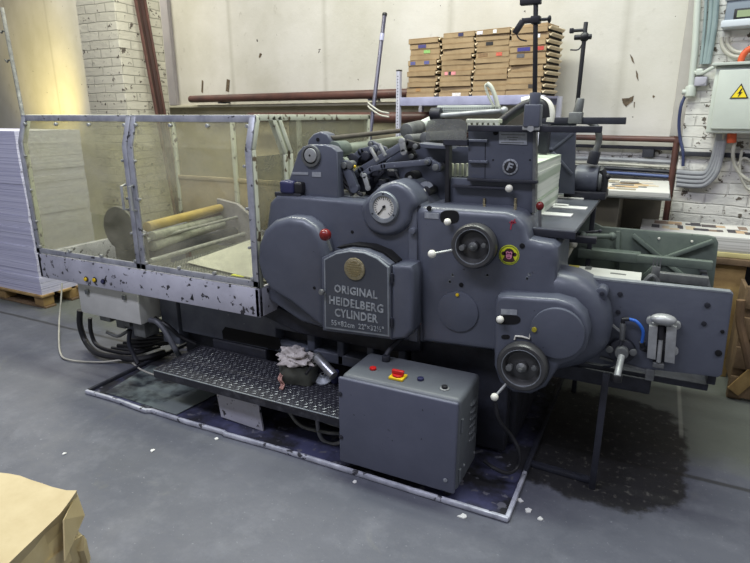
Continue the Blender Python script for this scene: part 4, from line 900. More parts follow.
b = MB(); q2 = PY(303, 184, 2.34); b.box(q.x - .002, q2.x, 2.325, 2.41, p.z + .003, q.z - .004, .012); b.build('motor_cap', M_black, sm)
b = MB(); b.box(PY(278, 195, 2.36).x, PY(304, 195, 2.36).x, 2.33, 2.44, p.z - .02, p.z + .005, .004); b.build('motor_foot', M_dark, PR)
def yroll(name, px, py, Ya, Yb, r, mat, px2=None, par=PR, rise=0.0):
    a = PY(px, py, Ya); b = MB(); b.cyl(a, Vector((a.x, Yb, a.z + rise)), r, seg=24, bev=.004); return b.build(name, mat, par)
M_rg = pm('ink_roller_grey_green', (150, 156, 140), (116, 124, 110), scale=8, rough=0.5)
def roll2(name, a, c, r, mat, Ya=2.47, Yb=3.3):
    b = MB(); b.cyl(PY(*a, Ya), PY(*c, Yb), r, seg=24, bev=.004); return b.build(name, mat, PR)
roll2('feed_rod', (331, 138.5), (411, 129.5), .013, pm('brown_steel_rod', (104, 98, 88), (78, 74, 68), scale=10, rough=.4, metal=.3))
roll2('ink_roller', (336, 151), (401, 141), .03, M_rg); yroll('roller_sleeve', 334, 150, 2.45, 2.56, .042, M_green); yroll('roller_collar', 333, 150, 2.75, 2.82, .038, M_cream)
yroll('ink_roller', 341, 163, 2.46, 3.35, .028, M_rg); roll2('rod_coupling', (406, 131), (420, 127.5), .042, M_steeld, 3.05, 3.2); roll2('roller_sleeve', (420, 127), (431, 122), .034, M_lid, 3.2, 3.3)
yroll('ink_roller', 352, 160, 2.5, 3.35, .032, M_dark); yroll('ink_roller', 372, 158, 2.52, 3.35, .035, M_dark)
yroll('impression_roller', 395, 185, 2.62, 3.35, .10, M_dark); yroll('ink_roller', 362, 182, 2.5, 3.35, .05, M_dark)
yroll('plate_cylinder', 440, 172, 2.75, 3.3, .10, M_dark); yroll('distributor_roller', 425, 138, 2.72, 3.3, .03, M_steeld); yroll('distributor_roller', 408, 140, 2.7, 3.3, .028, M_steeld)
b = MB(); b.box(-1.75, -0.52, 3.33, 3.45, .7, 1.35, .02); b.build('rear_side_frame', M_slate, PR)
b = MB(); b.box(-1.65, -0.7, 2.62, 3.33, .74, 1.12, .01); b.build('inner_bed', M_dark, PR)
prism_part('inner_side_panel', [(366, 205), (369, 178), (398, 150), (420, 146), (447, 148), (447, 212), (366, 212)], 2.56, 2.58, M_slate, bev=.002, seg=1)
prism_part('panel_top_bar', [(418, 143), (448, 146), (449, 149.5), (418, 148)], 2.46, 2.57, M_slate2, bev=.004)
prism_part('black_upright', [(445.5, 140), (449.5, 140), (448.5, 209), (444.5, 209)], 2.45, 2.49, M_black, bev=.002, seg=1)
def arm(name, pts, w, Y, mat, dp=.02, eye=None):
    b = MB()
    P = [PY(x, y, Y) for x, y in pts]
    for A, B in zip(P, P[1:]): b.bar(A, B, dp, w, .003, up=Vector((0, 1, 0)).cross((B - A).normalized()))
    for q in P: b.cyl(q + Vector((0, -dp / 2, 0)), q + Vector((0, dp / 2, 0)), w * .55, seg=18, bev=.002)
    o = b.build(name, mat, PR)
    if eye:
        e = MB()
        for i in eye: q = P[i]; e.cyl(q + Vector((0, -dp / 2 - .012, 0)), q + Vector((0, -dp / 2, 0)), w * .38, seg=14, bev=.002)
        e.build('pivot_bolt', M_steeld, o)
arm('throw_off_arm', [(364, 174.5), (372, 169), (384, 166), (428, 162)], .026, 2.44, M_slate2, .024, (0, 3))
arm('link_arm', [(346, 165), (355, 188)], .042, 2.42, M_slate, .03, (0,)); arm('link_arm', [(429, 162), (437, 167)], .040, 2.46, M_slate, .03, (1,))
arm('diagonal_arm', [(352, 178), (362, 170), (405, 144)], .034, 2.5, M_slate2, .03, ())
arm('steel_link', [(364.5, 176), (368, 188)], .024, 2.42, M_steel, .01, ())
arm('steel_link', [(371, 149), (377, 160)], .012, 2.44, M_steel, .02, ()); arm('steel_link', [(380, 145), (385, 155)], .012, 2.44, M_steel, .02, ())
arm('roller_hanger', [(348, 164), (362, 152), (374, 149)], .034, 2.52, M_slate, .03, (0, 2)); arm('roller_hanger', [(372, 144), (384, 150), (388, 158)], .032, 2.6, M_slate, .03, (0,))
arm('steel_link', [(402, 141), (404, 152)], .026, 2.44, M_steel, .02, ())
arm('small_crank', [(407, 143), (417, 146)], .030, 2.46, M_black, .03, (1,)); arm('small_crank', [(410, 148), (413, 156)], .032, 2.5, M_black, .03, (1,))
arm('lower_link', [(335, 190), (352, 180)], .022, 2.5, M_slate2, .02, ()); arm('lower_link', [(348, 172), (342, 160)], .02, 2.48, M_steel, .02, ())
arm('tie_rod', [(376, 180), (383, 172)], .016, 2.5, M_dark, .02, ()); arm('steel_link', [(352, 177), (345, 172)], .014, 2.43, M_steel, .02, ())
disc('pivot_boss', 410, 178, 6.5, 2.48, 2.56, M_black); disc('pivot_bolt', 409.5, 178, 2.2, 2.47, 2.48, M_steel, bev=.001)
disc('pivot_boss', 426, 192, 5, 2.46, 2.56, M_black); disc('pivot_boss', 437, 168, 4.5, 2.46, 2.56, M_dark); disc('pivot_boss', 349, 165, 4.2, 2.40, 2.44, M_steeld); disc('pivot_boss', 365, 156, 4.5, 2.49, 2.53, M_dark)
q = PY(426, 190, 2.46); b = MB(); R = rad(426, 190, 8.5, 2.46)
fan = [q + Vector((math.cos(t), 0, math.sin(t))) * R for t in [PI * (.18 + .64 * k / 10) for k in range(11)]] + [q + Vector((math.cos(t), 0, math.sin(t))) * R * .45 for t in [PI * (.82 - .64 * k / 10) for k in range(11)]]
b.prism(fan, (0, .006, 0)); b.build('scale_quadrant', M_plate, PR)
b = MB(); b.sph(PY(423.5, 191, 2.43), .011); b.cyl(PY(423.5, 191, 2.43), PY(427, 199, 2.45), .006); b.build('scale_pointer', M_ball, PR)
b = MB(); p = PY(354.5, 166.5, 2.42); b.sph(p, .008); b.build('yellow_marker', M_yel, PR)
for pts, r in (([(331, 160), (336, 166), (342, 178), (352, 188), (362, 195)], .010), ([(333, 163), (338, 176), (346, 187), (354, 194)], .007), ([(326, 163), (334, 164), (338, 160), (330, 156), (334, 153)], .009), ([(395, 172), (402, 184), (412, 196), (419, 203)], .005), ([(340, 168), (346, 178), (352, 196)], .008)):
    b = MB(); b.tube([PY(x, y, 2.42) for x, y in pts], r, 8); b.build('oil_line', M_black, PR)
b = MB()
random.seed(9)
for k in range(16):
    x = random.uniform(340, 400); y = random.uniform(172, 196); p = PY(x, y, random.uniform(2.48, 2.6)); b = MB(); b.box(p.x - .02, p.x + .02, p.y - .02, p.y + .02, p.z - .015, p.z + .015, .004, seg=1); b.build('linkage_block', M_dark, PR)
# clear guard flap above the feeder
b = MB(); pts = [(426, 140), (426, 126), (428, 121), (433, 119), (460, 119), (465, 121), (466.5, 126), (466.5, 140)]; b.prism(outl(pts, 2.45), (0, .004, 0)); b.build('clear_flap', plastic_mat('grimy_flap_plastic', (225, 225, 220), (150, 152, 146), 0.5, 0.3, 0.6, 14.0), PR)
prism_part('flap_hinge', [(443, 139.5), (467, 139.8), (467, 146), (443, 145.5)], 2.445, 2.47, M_dark, bev=.002, seg=1)
prism_part('inner_cross_plate', [(446, 146), (470, 147), (470, 163), (446, 163)], 2.6, 2.62, M_slate, bev=0)
b = MB()
for k in range(4): p = PY(451 + k * 5, 170, 2.62); b.box(p.x - .006, p.x + .008, 2.6, 2.64, p.z - .03, p.z + .03, .003)
b.build('gripper_teeth', M_cream, PR)
# --- lubricator, blue air line, flange and shaft on the front end frame
YL = YE - .03
lu = MB(); c = PY(663.5, 319.5, YL - .02); lu.add(bmesh.new()) if False else None
t = bmesh.new(); bmesh.ops.create_uvsphere(t, u_segments=28, v_segments=14, radius=1)
lu.add(t, M=Matrix.Translation(c) @ Matrix.Diagonal((rad(663, 319, 11.5, YL), .03, rad(663, 319, 5.6, YL), 1)))
for q in ((650.5, 321.5), (676.5, 326), (674, 352)): p = PY(*q, YL); b = MB(); b.cyl(p, p + Vector((0, .03, 0)), .016, seg=16, bev=.003); b.build('oiler_lug', M_steel, PR)
p = PY(652, 321, YL); q = PY(675, 325, YL); lu.box(p.x, q.x, YL - .004, YE, q.z - .012, p.z - .004, .004)
lo_ = lu.build('oiler_head', M_steel, PR)
for x0, x1, y0, y1 in ((649, 658, 326, 360), (666.5, 677, 326.5, 364)):
    prism_part('oiler_cheek', [(x0, y0), (x1, y0 + 1), (x1 - 2.5, y1), (x0 - 2.2, y1 - 2)], YL - .02, YE, M_steel, lo_, bev=.003, seg=2)
prism_part('oiler_back', [(656, 325), (668, 326), (664, 366), (653, 365)], YL + .005, YE, M_dark, lo_, bev=.002, seg=1)
b = MB(); b.cyl(PY(661.5, 326, YL - .01), PY(661, 339, YL - .01), .012, seg=12); b.cyl(PY(665.5, 333, YL - .01), PY(664, 350, YL - .01), .006, seg=8); b.build('black_plunger', M_black, lo_)
b = MB(); b.cyl(PY(661, 339, YL - .01), PY(658.5, 362, YL - .01), .009, seg=12); b.build('steel_plunger', M_steel, lo_)
b = MB(); b.box(PY(653, 362, YL).x, PY(664, 366, YL).x, YL - .015, YE, PY(658, 367, YL).z, PY(658, 362, YL).z, .003); b.build('oiler_foot', M_steeld, lo_)
b = MB(); b.tube([PY(629, 319, YL - .0), PY(637, 322, YL - .01), PY(643, 331, YL - .01), PY(642, 343, YL)], .0065, 10); b.build('blue_air_line', M_blue, PR)
b = MB(); b.tube([PY(629.5, 319, YL), PY(623, 319.5, YL), PY(623, 323, YL)], .009, 10, smooth=False); b.cyl(PY(642, 342, YL), PY(643, 348, YL + .01), .011, seg=12); b.cyl(PY(642, 348, YL), PY(647, 350, YL + .02), .012, seg=12); b.build('hose_elbow', M_black, PR)
b = MB(); b.cyl(PY(623, 323, YL), PY(622, 340, YL), .0105, seg=12, bev=.003); b.cyl(PY(623, 326, YL), PY(622.7, 330, YL), .0125, seg=6); b.build('hose_coupling', M_steeld, PR)
b = MB(); b.tube([PY(622, 340, YL), PY(619, 350, YL - .01), PY(615, 362, YL), PY(611, 366, YL), PY(603, 367, YL + .02)], .0055, 8); b.build('oil_line', M_dark, PR)
disc('shaft_flange', 621.5, 352, 12, YL - .0, YE, M_dark, bev=.008); disc('shaft_flange', 621.5, 354, 6, YL - .03, YL, M_steeld, bev=.004)
for q in ((609.5, 350), (633, 353)): disc('flange_bolt', q[0], q[1], 3.3, YL - .006, YL + .01, M_steeld, bev=.002)
b = MB(); A = PY(621.5, 356, YL - .03); B = PY(617, 377, YL - .13); b.cyl(A, B, .0135, seg=14, bev=.003); b.build('square_shaft', M_steel, PR)
b = MB(); b.cyl(B + (A - B) * .12, B - (A - B) * .1 + Vector((0, .02, -.02)), .02, seg=14, bev=.004); b.build('shaft_end', M_black, PR)
b = MB(); b.bar(PY(600, 357, YE), PY(650, 372, YE), .012, .012, .002); b.box(PY(646, 370, YE).x, PY(655, 370, YE).x, YE - .01, YE + .04, PY(650, 380, YE).z, PY(650, 369, YE).z, .003); b.build('trip_rod', M_steeld, PR)
b = MB(); b.bar(PY(610, 323, YE - .02), PY(621, 332, YE - .02), .008, .008); b.build('thin_link', M_steel, PR)
b = MB(); b.box(-0.45, PY(652, 375, 2.5).x, 2.46, 2.52, .46, .53, .006); b.build('end_cross_bar', M_dark, PR)
b = MB(); p = PZ(592, 488, 0.0); b.bar(Vector((p.x, p.y, 0.0)), Vector((p.x + .0, p.y, .56)), .028, .028, .003); b.build('support_leg', M_dark, PR)
b = MB(); A = PZ(530, 463, .012); B = PZ(590, 480, .012); b.bar(A, B, .035, .02, .003); b.build('foot_bar', M_dark, PR)

# --- delivery enclosure
YGD = 2.25; GX0 = -3.57; GX1 = -1.78; ZT = 1.605; ZB = .74; ZK = 1.44; YT2 = 2.30; GYB = 3.55
b = MB(); b.box(GX0, GX1, YGD, YGD + .03, .575, .735, .006, seg=2)
b.box(GX1 - .03, GX1, YGD, GYB, .575, .735, .006, seg=2); b.box(GX0, GX0 + .03, YGD, GYB, .575, .735, .006, seg=2); b.box(GX0, GX1, GYB - .03, GYB, .575, .735, .006, seg=2)
skirt = b.build('enclosure_skirt', M_white, PR)
for q, mm in (((86.5, 279), M_yel), ((95, 279.8), M_yel), ((103.5, 281.5), M_bluep)):
    c = PY(*q, YGD - .002); b = MB(); b.cyl(c, c + Vector((0, -.004, 0)), .017, seg=18); b.build('button_ring', M_black, skirt); b = MB(); b.cyl(c, c + Vector((0, -.014, 0)), .012, seg=18, bev=.003); b.build('push_button', mm, skirt)
c = PY(192, 297, YGD); b = MB(); b.prism([c + Vector((-.015, -.002, -.015)), c + Vector((.012, -.002, -.018)), c + Vector((.006, -.002, .02))], (0, .004, 0)); b.build('sticker', M_black, skirt)
def frame_door(x0, x1, nm, label):
    w_ = .035; b = MB()
    def seg_(a, c, ww): b.bar(a, c, .012, ww, .002, up=Vector((0, 1, 0)).cross((Vector(c) - Vector(a)).normalized()))
    for x in (x0 + w_ / 2, x1 - w_ / 2):
        seg_((x, YGD + .006, ZB), (x, YGD + .006, ZK), w_); seg_((x, YGD + .006, ZK - .003), (x, YT2 + .006, ZT - .01), w_)
    seg_((x0, YGD + .006, ZB + w_ / 2), (x1, YGD + .006, ZB + w_ / 2), w_); seg_((x0, YT2 + .006, ZT - .02), (x1, YT2 + .006, ZT - .02), w_)
    d = b.build(nm, M_alu, PR); lab(d, label)
    b = MB(); b.prism([(x0 + .02, YGD + .010, ZB + .02), (x1 - .02, YGD + .010, ZB + .02), (x1 - .02, YGD + .010, ZK)] + [(x0 + .02, YGD + .010, ZK)], (0, .003, 0))
    b.prism([(x0 + .02, YGD + .010, ZK), (x1 - .02, YGD + .010, ZK), (x1 - .02, YT2 + .010, ZT - .02), (x0 + .02, YT2 + .010, ZT - .02)], (0, .003, 0)); b.build('clear_panel', M_pane, d)
    n = 4
    for k in range(n):
        x = x0 + .04 + (x1 - x0 - .08) * k / (n - 1)
        for z, y in ((ZB + .045, YGD), (ZT - .055, YT2 - .012)): b = MB(); b.cyl((x, y - .006, z), (x, y + .012, z), .010, seg=10, bev=.002); b.build('panel_screw', M_steel, d)
    for z in (.95, 1.15, 1.36):
        for x in (x0 + .045, x1 - .045): b = MB(); b.cyl((x, YGD - .004, z), (x, YGD + .012, z), .008, seg=10, bev=.002); b.build('panel_screw', M_steel, d)
    return d
xm = PY(133, 200, YGD).x
d1 = frame_door(GX0, xm - .003, 'enclosure_door', 'left door of the enclosure with scuffed clear panel')
d2 = frame_door(xm + .003, GX1 - .0, 'enclosure_door', 'right door of the enclosure with scuffed clear panel')
for x, dd in ((xm - .045, d1), (xm + .02, d2)):
    z = PY(125, 197, YGD).z; b = MB(); b.tube([(x, YGD, z + .07), (x, YGD - .03, z + .065), (x, YGD - .03, z - .065), (x, YGD, z - .07)], .008, 8, smooth=False); b.build('door_handle', M_steel, dd)
b = MB()
def eb(a, c, w=.03, d_=.03): b.bar(a, c, w, d_, .003, up=Vector((1, 0, 0)) if abs(a[0] - c[0]) < .01 else Vector((0, 0, 1)))
for x in (GX0 + .015, GX1 - .015):
    eb((x, GYB - .02, .735), (x, GYB - .02, ZT)); eb((x, YT2 + .03, ZT - .015), (x, GYB, ZT - .015)); eb((x, YGD + .03, .735), (x, YGD + .03, ZK)); eb((x, YGD + .03, ZK), (x, YT2 + .03, ZT - .01))
eb((GX0, GYB - .02, ZT - .015), (GX1, GYB - .02, ZT - .015))
eb((GX1 - .015, 2.55, .735), (GX1 - .015, 2.55, ZT - .2)); eb((GX1 - .015, 2.55, ZT - .2), (GX1 - .015, 2.45, ZT - .01)); eb((GX1 - .015, 2.60, .735), (GX1 - .015, 2.60, ZT - .2)); eb((GX1 - .015, 2.60, ZT - .2), (GX1 - .015, 2.5, ZT - .01))
ec = b.build('enclosure_frame', M_cream, PR)
b = MB(); b.box(GX1 - .012, GX1 - .009, 2.6, GYB - .03, .74, ZT - .02); b.build('side_clear_panel', M_pane2, ec)
b = MB(); b.box(GX1 - .012, GX1 - .009, YGD + .04, 2.55, .74, ZT - .2); b.build('side_clear_panel', M_pane2, ec)
b = MB(); b.box(GX0 + .03, GX1 - .03, GYB - .02, GYB - .014, .74, 1.12, .001); b.box(GX0 + .03, GX1 - .03, GYB - .035, GYB - .021, 1.10, 1.13, .002); b.build('rear_board', pm('beige_board', (184, 170, 136), (164, 150, 118), scale=4, rough=.6), ec)
for x in (-2.95, -2.35): b = MB(); b.box(x, x + .03, GYB - .05, GYB - .022, .74, ZT - .03, .003); b.build('rear_mullion', M_cream, ec)
b = MB(); b.box(GX0 + .02, GX1 - .02, GYB - .012, GYB - .009, .74, ZT - .02); b.build('rear_clear_panel', M_pane3, ec)
b = MB(); b.box(GX0 + .009, GX0 + .012, YGD + .05, GYB - .03, .74, ZT - .02); b.build('side_clear_panel', M_pane, ec)
# inside: cheeks, rollers, sheet grid
b = MB(); b.prism([(-2.86, 2.40, .62), (-2.35, 2.40, .62), (-2.42, 2.40, .86), (-2.66, 2.40, 1.0), (-2.86, 2.40, 1.02)], (0, .03, 0), .004, 1); b.build('delivery_cheek', M_dark, PR) if False else b.bm.free()
b = MB(); b.prism([(-3.12, 3.46, .62), (-2.62, 3.46, .62), (-2.78, 3.46, .86), (-2.90, 3.46, .94), (-3.1, 3.46, .97)], (0, .03, 0), .004, 1); b.build('delivery_cheek', pm('dusty_cast_plate', (150, 146, 150), (120, 118, 116), scale=9, rough=0.6), PR)
b = MB(); b.cyl((-2.98, 2.42, .92), (-2.98, 2.46, .92), .14, seg=36, bev=.01); b.box(-3.05, -2.78, 2.43, 2.46, .62, .9, .004); b.build('delivery_gear', pm('dusty_gear_steel', (78, 78, 74), (56, 56, 54), scale=9, rough=0.5), PR)
def r2(name, a, c, r, mat):
    b = MB(); b.cyl(a, c, r, seg=24, bev=.004); b.build(name, mat, PR)
A1 = PY(147, 227, 2.5); A2 = PY(220, 208, 3.44)
r2('yellow_roller', A1, A2, .032, pm('ochre_roller', (182, 160, 96), (160, 138, 80), scale=6, rough=0.5)); r2('delivery_shaft', A1 + Vector((0, 0, -.055)), A2 + Vector((0, 0, -.045)), .010, M_brown)
M_tr = pm('dusty_tape_roller', (176, 178, 168), (130, 132, 122), scale=12, rough=0.55)
B1 = PY(152, 236, 2.5); B2 = PY(220, 218, 3.44); r2('tape_roller', B1, B2, .028, M_tr)
C1 = PY(152, 246, 2.5); C2 = PY(222, 224, 3.44); r2('tape_roller', C1, C2, .034, M_tr)
C1 = PY(150, 255, 2.5); C2 = PY(234, 232, 3.44); r2('tape_roller', C1, C2, .040, M_dark)
r2('steel_rod', PY(141, 241, 2.42), PY(237, 217, 3.46), .010, M_steel); r2('steel_rod', PY(150.5, 261, 2.42), PY(244, 234, 3.46), .016, M_steel)
za = PZ(172, 262, .69)
b = MB(); gx0, gx1 = -2.74, -1.82; b.box(gx0, gx1, 2.32, 3.45, .675, .685, .001); b.build('sheet_grid_tray', pm('zinc_tray', (190, 192, 182), (160, 162, 152), scale=8, rough=0.5), PR)
b = MB()
for k in range(44): x = gx0 + (gx1 - gx0) * k / 43; b.box(x - .002, x + .002, 2.36, 3.45, .685, .689)
for k in range(46): y = 2.36 + 1.09 * k / 45; b.box(gx0, gx1, y - .002, y + .002, .685, .6885)
b.build('wire_mesh', M_steeld, PR)
b = MB(); b.prism([(-2.62, 2.60, .70), (-1.88, 2.48, .695), (-1.86, 3.3, .72), (-2.5, 3.4, .77)], (0, 0, .003)); b.build('delivered_sheet', pm('oiled_sheet_paper', (190, 190, 180), (160, 160, 150), scale=5, rough=0.7), PR)
b = MB(); p = PZ(239, 274.5, .70); b.box(p.x - .045, p.x + .045, p.y - .02, p.y + .02, .692, .698, .001); b.build('yellow_marker_tag', pm('lime_yellow', (222, 226, 40), rough=0.5), PR)
# junction box and support under the enclosure
jb = MB(); J0 = PY(78, 289, 2.3); J1 = PY(141, 325, 2.3); jb.box(J0.x, J1.x, 2.3, 2.62, J1.z, .585, .004, seg=2); jb = jb.build('terminal_box', pm('pale_sheet_metal', (204, 204, 198), (184, 184, 178), scale=4, rough=0.5, chip=(90, 90, 92), cscale=24, cth=0.7), PR)
for q in ((88, 291.5), (125, 297)): c = PY(*q, 2.3); b = MB(); b.box(c.x - .014, c.x + .014, 2.285, 2.3, c.z - .016, c.z + .016, .003); b.build('latch', M_steeld, jb)
b = MB(); b.bm.free()
for gx_, gw, gy, gz in ((.10, .10, 2.35, .30), (.24, .08, 2.36, .27), (.34, .05, 2.34, .30), (.42, .10, 2.34, .25)): b = MB(); b.box(J0.x + gx_, J0.x + gx_ + gw, gy, gy + .12, gz, J1.z, .006); b.build('cable_gland', M_steeld, jb)
b = MB(); b.box(J0.x - .09, J0.x, 2.4, 2.5, .42, .55, .004); b.build('side_socket', M_steeld, jb)
for ar in ((-2.72, -2.58, 2.44, 2.7, .2, .575), (-3.5, -3.42, 3.3, 3.4, 0, .575), (-3.3, -3.2, 2.64, 2.72, 0, .575)): b = MB(); b.box(*ar, .006); b.build('enclosure_support', M_slate2, PR)

# ================================================================ THINGS AROUND THE PRESS
# control cabinet
Bf = 1.99; c0 = PY(341, 463, Bf); bx0 = -1.165; bx1 = -0.60; bz0 = .045; bz1 = .49
cbn = thing('control_cabinet', ((bx0 + bx1) / 2, 2.13, 0), 'grey steel floor cabinet with red and yellow rotary switch on top', 'cabinet')
M_cab = pm('cabinet_grey', (98, 102, 106), (86, 90, 94), scale=4, rough=0.42, r2=0.6, bump=0.05, chip=(52, 52, 58), cscale=40, cth=0.72)
b = MB(); b.box(bx0 + .004, bx1 + .0, Bf + .022, 2.30, bz0, bz1 - .004, .022, seg=4); bd = b.build('housing', M_cab, cbn)
b = MB(); b.box(bx0, bx1 - .004, Bf, Bf + .020, bz0 + .004, bz1 - .01, .009, seg=3); fd = b.build('front_door', pm('cabinet_door_blue_grey', (92, 95, 110), (82, 86, 100), scale=4, rough=0.42, r2=0.55, chip=(46, 46, 54), cscale=40, cth=0.72), cbn)
for z in (.40, .18, ): b = MB(); b.cyl((bx0 + .012, Bf - .006, z), (bx0 + .012, Bf + .004, z), .010, seg=12, bev=.002); b.build('door_screw', M_dark, fd)
b = MB(); b.cyl((bx1 - .045, Bf - .005, .11), (bx1 - .045, Bf + .004, .11), .009, seg=12, bev=.002); b.build('door_screw', M_plate, fd)
b = MB()
for k in range(6):
    z = .39 - k * .035; t = bmesh.new(); bmesh.ops.create_uvsphere(t, u_segments=16, v_segments=8, radius=1); b.add(t, M=Matrix.Translation((bx1, 2.2, z)) @ Matrix.Diagonal((.012, .045, .011, 1)))
b.build('louvres', M_cab, bd)
for z in (.36, .12): b = MB(); b.cyl((bx1 + .002, Bf + .045, z - .03), (bx1 + .002, Bf + .045, z + .03), .007, seg=10); b.build('side_hinge', M_cab, bd)
for yy, zz_ in ((2.1, .13), (2.26, .10)): b = MB(); b.cyl((bx1, yy, zz_), (bx1 + .004, yy, zz_), .007, seg=10); b.build('side_screw', M_plate, bd)
for x in (bx0 + .05, bx1 - .05):
    for y in (Bf + .05, 2.26): b = MB(); b.cyl((x, y, 0.012), (x, y, bz0 + .01), .02, seg=14); b.build('foot', M_black, cbn)
def top_at(px, py): return PZ(px, py, bz1 - .004)
p = top_at(373, 369.5); b = MB(); b.cyl(p, p + Vector((0, 0, .012)), .016, seg=20, bev=.003); b.build('red_button', M_redb, cbn)
p = top_at(398, 378); b = MB(); b.box(p.x - .034, p.x + .034, p.y - .03, p.y + .03, p.z, p.z + .012, .003); sw = b.build('switch_base', M_yel, cbn)
b = MB(); b.cyl(p + Vector((0, 0, .012)), p + Vector((0, 0, .02)), .026, seg=24, bev=.002); b.box(p.x - .028, p.x + .028, p.y - .008, p.y + .008, p.z + .018, p.z + .038, .003); b.build('switch_knob', M_redb, sw)
p = top_at(420.5, 380); b = MB(); b.cyl(p, p + Vector((0, 0, .012)), .015, seg=20, bev=.003); b.build('blue_button', M_bluep, cbn)
p = top_at(444.5, 389); b = MB(); b.cyl(p, p + Vector((0, 0, .005)), .021, seg=20, bev=.002); ks = b.build('key_switch', M_steel, cbn); b = MB(); b.cyl(p + Vector((0, 0, .004)), p + Vector((0, 0, .016)), .013, seg=16, bev=.002); b.build('key_barrel', M_black, ks)
p = top_at(386, 361); b = MB(); b.cyl(p, p + Vector((0, 0, .03)), .02, seg=16, bev=.004); b.tube([p + Vector((0, 0, .03)), p + Vector((.02, .04, .07)), p + Vector((.07, .12, .12))], .012, 10); b.build('conduit_gland', M_dark, cbn)

# step platform with tread plate
sx0, sx1, sy0, sy1, sz = -2.36, -1.18, 2.03, 2.405, .25
st = thing('step_platform', (-1.77, 2.25, 0), 'black diamond-plate step platform in front of the press, left of the control cabinet', 'step')
b = MB(); b.box(sx0, sx1, sy0, sy1, sz - .012, sz, .002); pl = b.build('tread_plate', pm('worn_tread_steel', (62, 62, 70), (40, 40, 48), scale=7, rough=0.38, r2=0.6, metal=0.35, bump=0.08), st)
b = MB(); t = bmesh.new()
i = 0
nx = 44; ny = 16
for r in range(ny):
    for k in range(nx):
        x = sx0 + .02 + (sx1 - sx0 - .04) * (k + (.5 if r % 2 else 0)) / nx; y = sy0 + .018 + (sy1 - sy0 - .036) * r / (ny - 1)
        a = math.radians(40) if (k + r) % 2 else math.radians(-40); l = .0125; wd = .0045
        d = Vector((math.cos(a), math.sin(a), 0)); n = Vector((-d.y, d.x, 0)); c = Vector((x, y, sz))
        v = [t.verts.new(c + d * l), t.verts.new(c + n * wd), t.verts.new(c - d * l), t.verts.new(c - n * wd), t.verts.new(c + Vector((0, 0, .003)))]
        for j in range(4): t.faces.new((v[j], v[(j + 1) % 4], v[4]))
b.add(t); lg = b.build('raised_diamonds', pm('polished_tread_lugs', (128, 130, 134), (84, 86, 92), scale=9, rough=0.35, metal=0.6), st)
b = MB(); b.bar((sx0, sy0 - .004, sz - .02), (sx1, sy0 - .004, sz - .02), .012, .045, .003); b.bar((sx0 - .004, sy0, sz - .02), (sx0 - .004, sy1, sz - .02), .012, .045, .003); b.bar((sx1 + .004, sy0, sz - .02), (sx1 + .004, sy1, sz - .02), .012, .045, .003); b.bar((sx0, sy1, sz - .02), (sx1, sy1, sz - .02), .012, .045, .003); b.build('edge_frame', pm('worn_black_angle', (46, 46, 52), (90, 90, 96), lo=.5, hi=.75, scale=16, rough=0.4, metal=.3), st)
b = MB(); b.prism([(-2.0, 2.1, sz - .012), (-1.72, 2.1, sz - .012), (-1.69, 2.1, .006), (-1.97, 2.1, .02)], (0, .012, 0)); b.build('support_plate', M_white, st)
b = MB(); b.box(-2.0, -1.9, 2.36, 2.42, .006, sz - .02, .003); b.build('rear_support', M_dark, st)

b = MB(); b.box(sx0, sx1, sy0 - .011, sy0 - .004, sz - .001, sz + .004, .0015); b.build('worn_edge_highlight', M_rim, st)  # pale strip for the worn edge, with its highlight painted in
# drip tray on the floor
tx0, tx1, ty0, ty1 = -2.90, -0.375, 1.985, 3.60
dt = thing('drip_tray', ((tx0 + tx1) / 2, ty0, 0), 'shallow oily floor tray edged with battered steel angle under the press', 'tray')
b = MB()
NX, NY = 90, 12
t = bmesh.new(); bmesh.ops.create_grid(t, x_segments=2, y_segments=2, size=.5); 
b.box(tx0, tx1, ty0, ty1, .001, .005)
def traymat():
    return pm('blue_lit_oily_tray', (76, 78, 106), (38, 38, 42), scale=4, lo=.40, hi=.56, rough=0.3, r2=0.65, bump=0.25, bscale=22, chip=(104, 104, 112), cscale=20, cth=0.62)  # oily sheet, the bluish light on it mixed into the base colour
t.free(); b.build('tray_sheet', traymat(), dt)
M_lip = pm('battered_steel_lip', (206, 208, 218), (150, 153, 164), scale=14, rough=0.35, r2=0.6, metal=0.15, chip=(70, 70, 76), cscale=24, cth=0.63)
b = MB(); xs = [tx0, -2.66, -2.40, -2.38, -2.1, -1.86, -1.84, -1.5, -1.1, -.8, tx1]; dy = [0, .004, -.012, .006, 0, .006, -.004, .008, .004, 0, 0]
for k in range(len(xs) - 1): b.bar((xs[k] - .008, ty0 + dy[k], .014), (xs[k + 1] + .008, ty0 + dy[k + 1], .014), .020, .024, .007)
b.bar((tx1, ty0, .014), (tx1, ty0 + .35, .014), .020, .022, .006); b.build('front_lip', M_lip, dt)
b = MB(); b.bar((tx1, ty0 + .35, .014), (tx1, ty1, .014), .024, .026, .004); b.build('side_lip', M_dark, dt)
b = MB(); b.bar((tx0, ty0 + .01, .014), (tx0, ty1, .014), .02, .024, .004); b.build('side_lip', M_dark, dt)
b = MB(); b.prism([(-2.80, 2.03, .006), (-2.28, 2.03, .006), (-2.30, 2.40, .006), (-2.86, 2.44, .006)], (0, 0, .004)); b.build('glass_sheet', pm('dusty_glass_sheet', (118, 128, 126), (40, 44, 50), lo=.42, hi=.58, scale=6, rough=0.3), dt)
b = MB(); b.prism([(-2.40, 2.02, .010), (-2.22, 2.02, .010), (-2.16, 2.5, .010), (-2.3, 2.5, .010)], (0, 0, .003)); b.build('pale_strip', pm('dusty_glass_pale', (132, 140, 138), (110, 118, 116), scale=4, rough=0.35), dt)

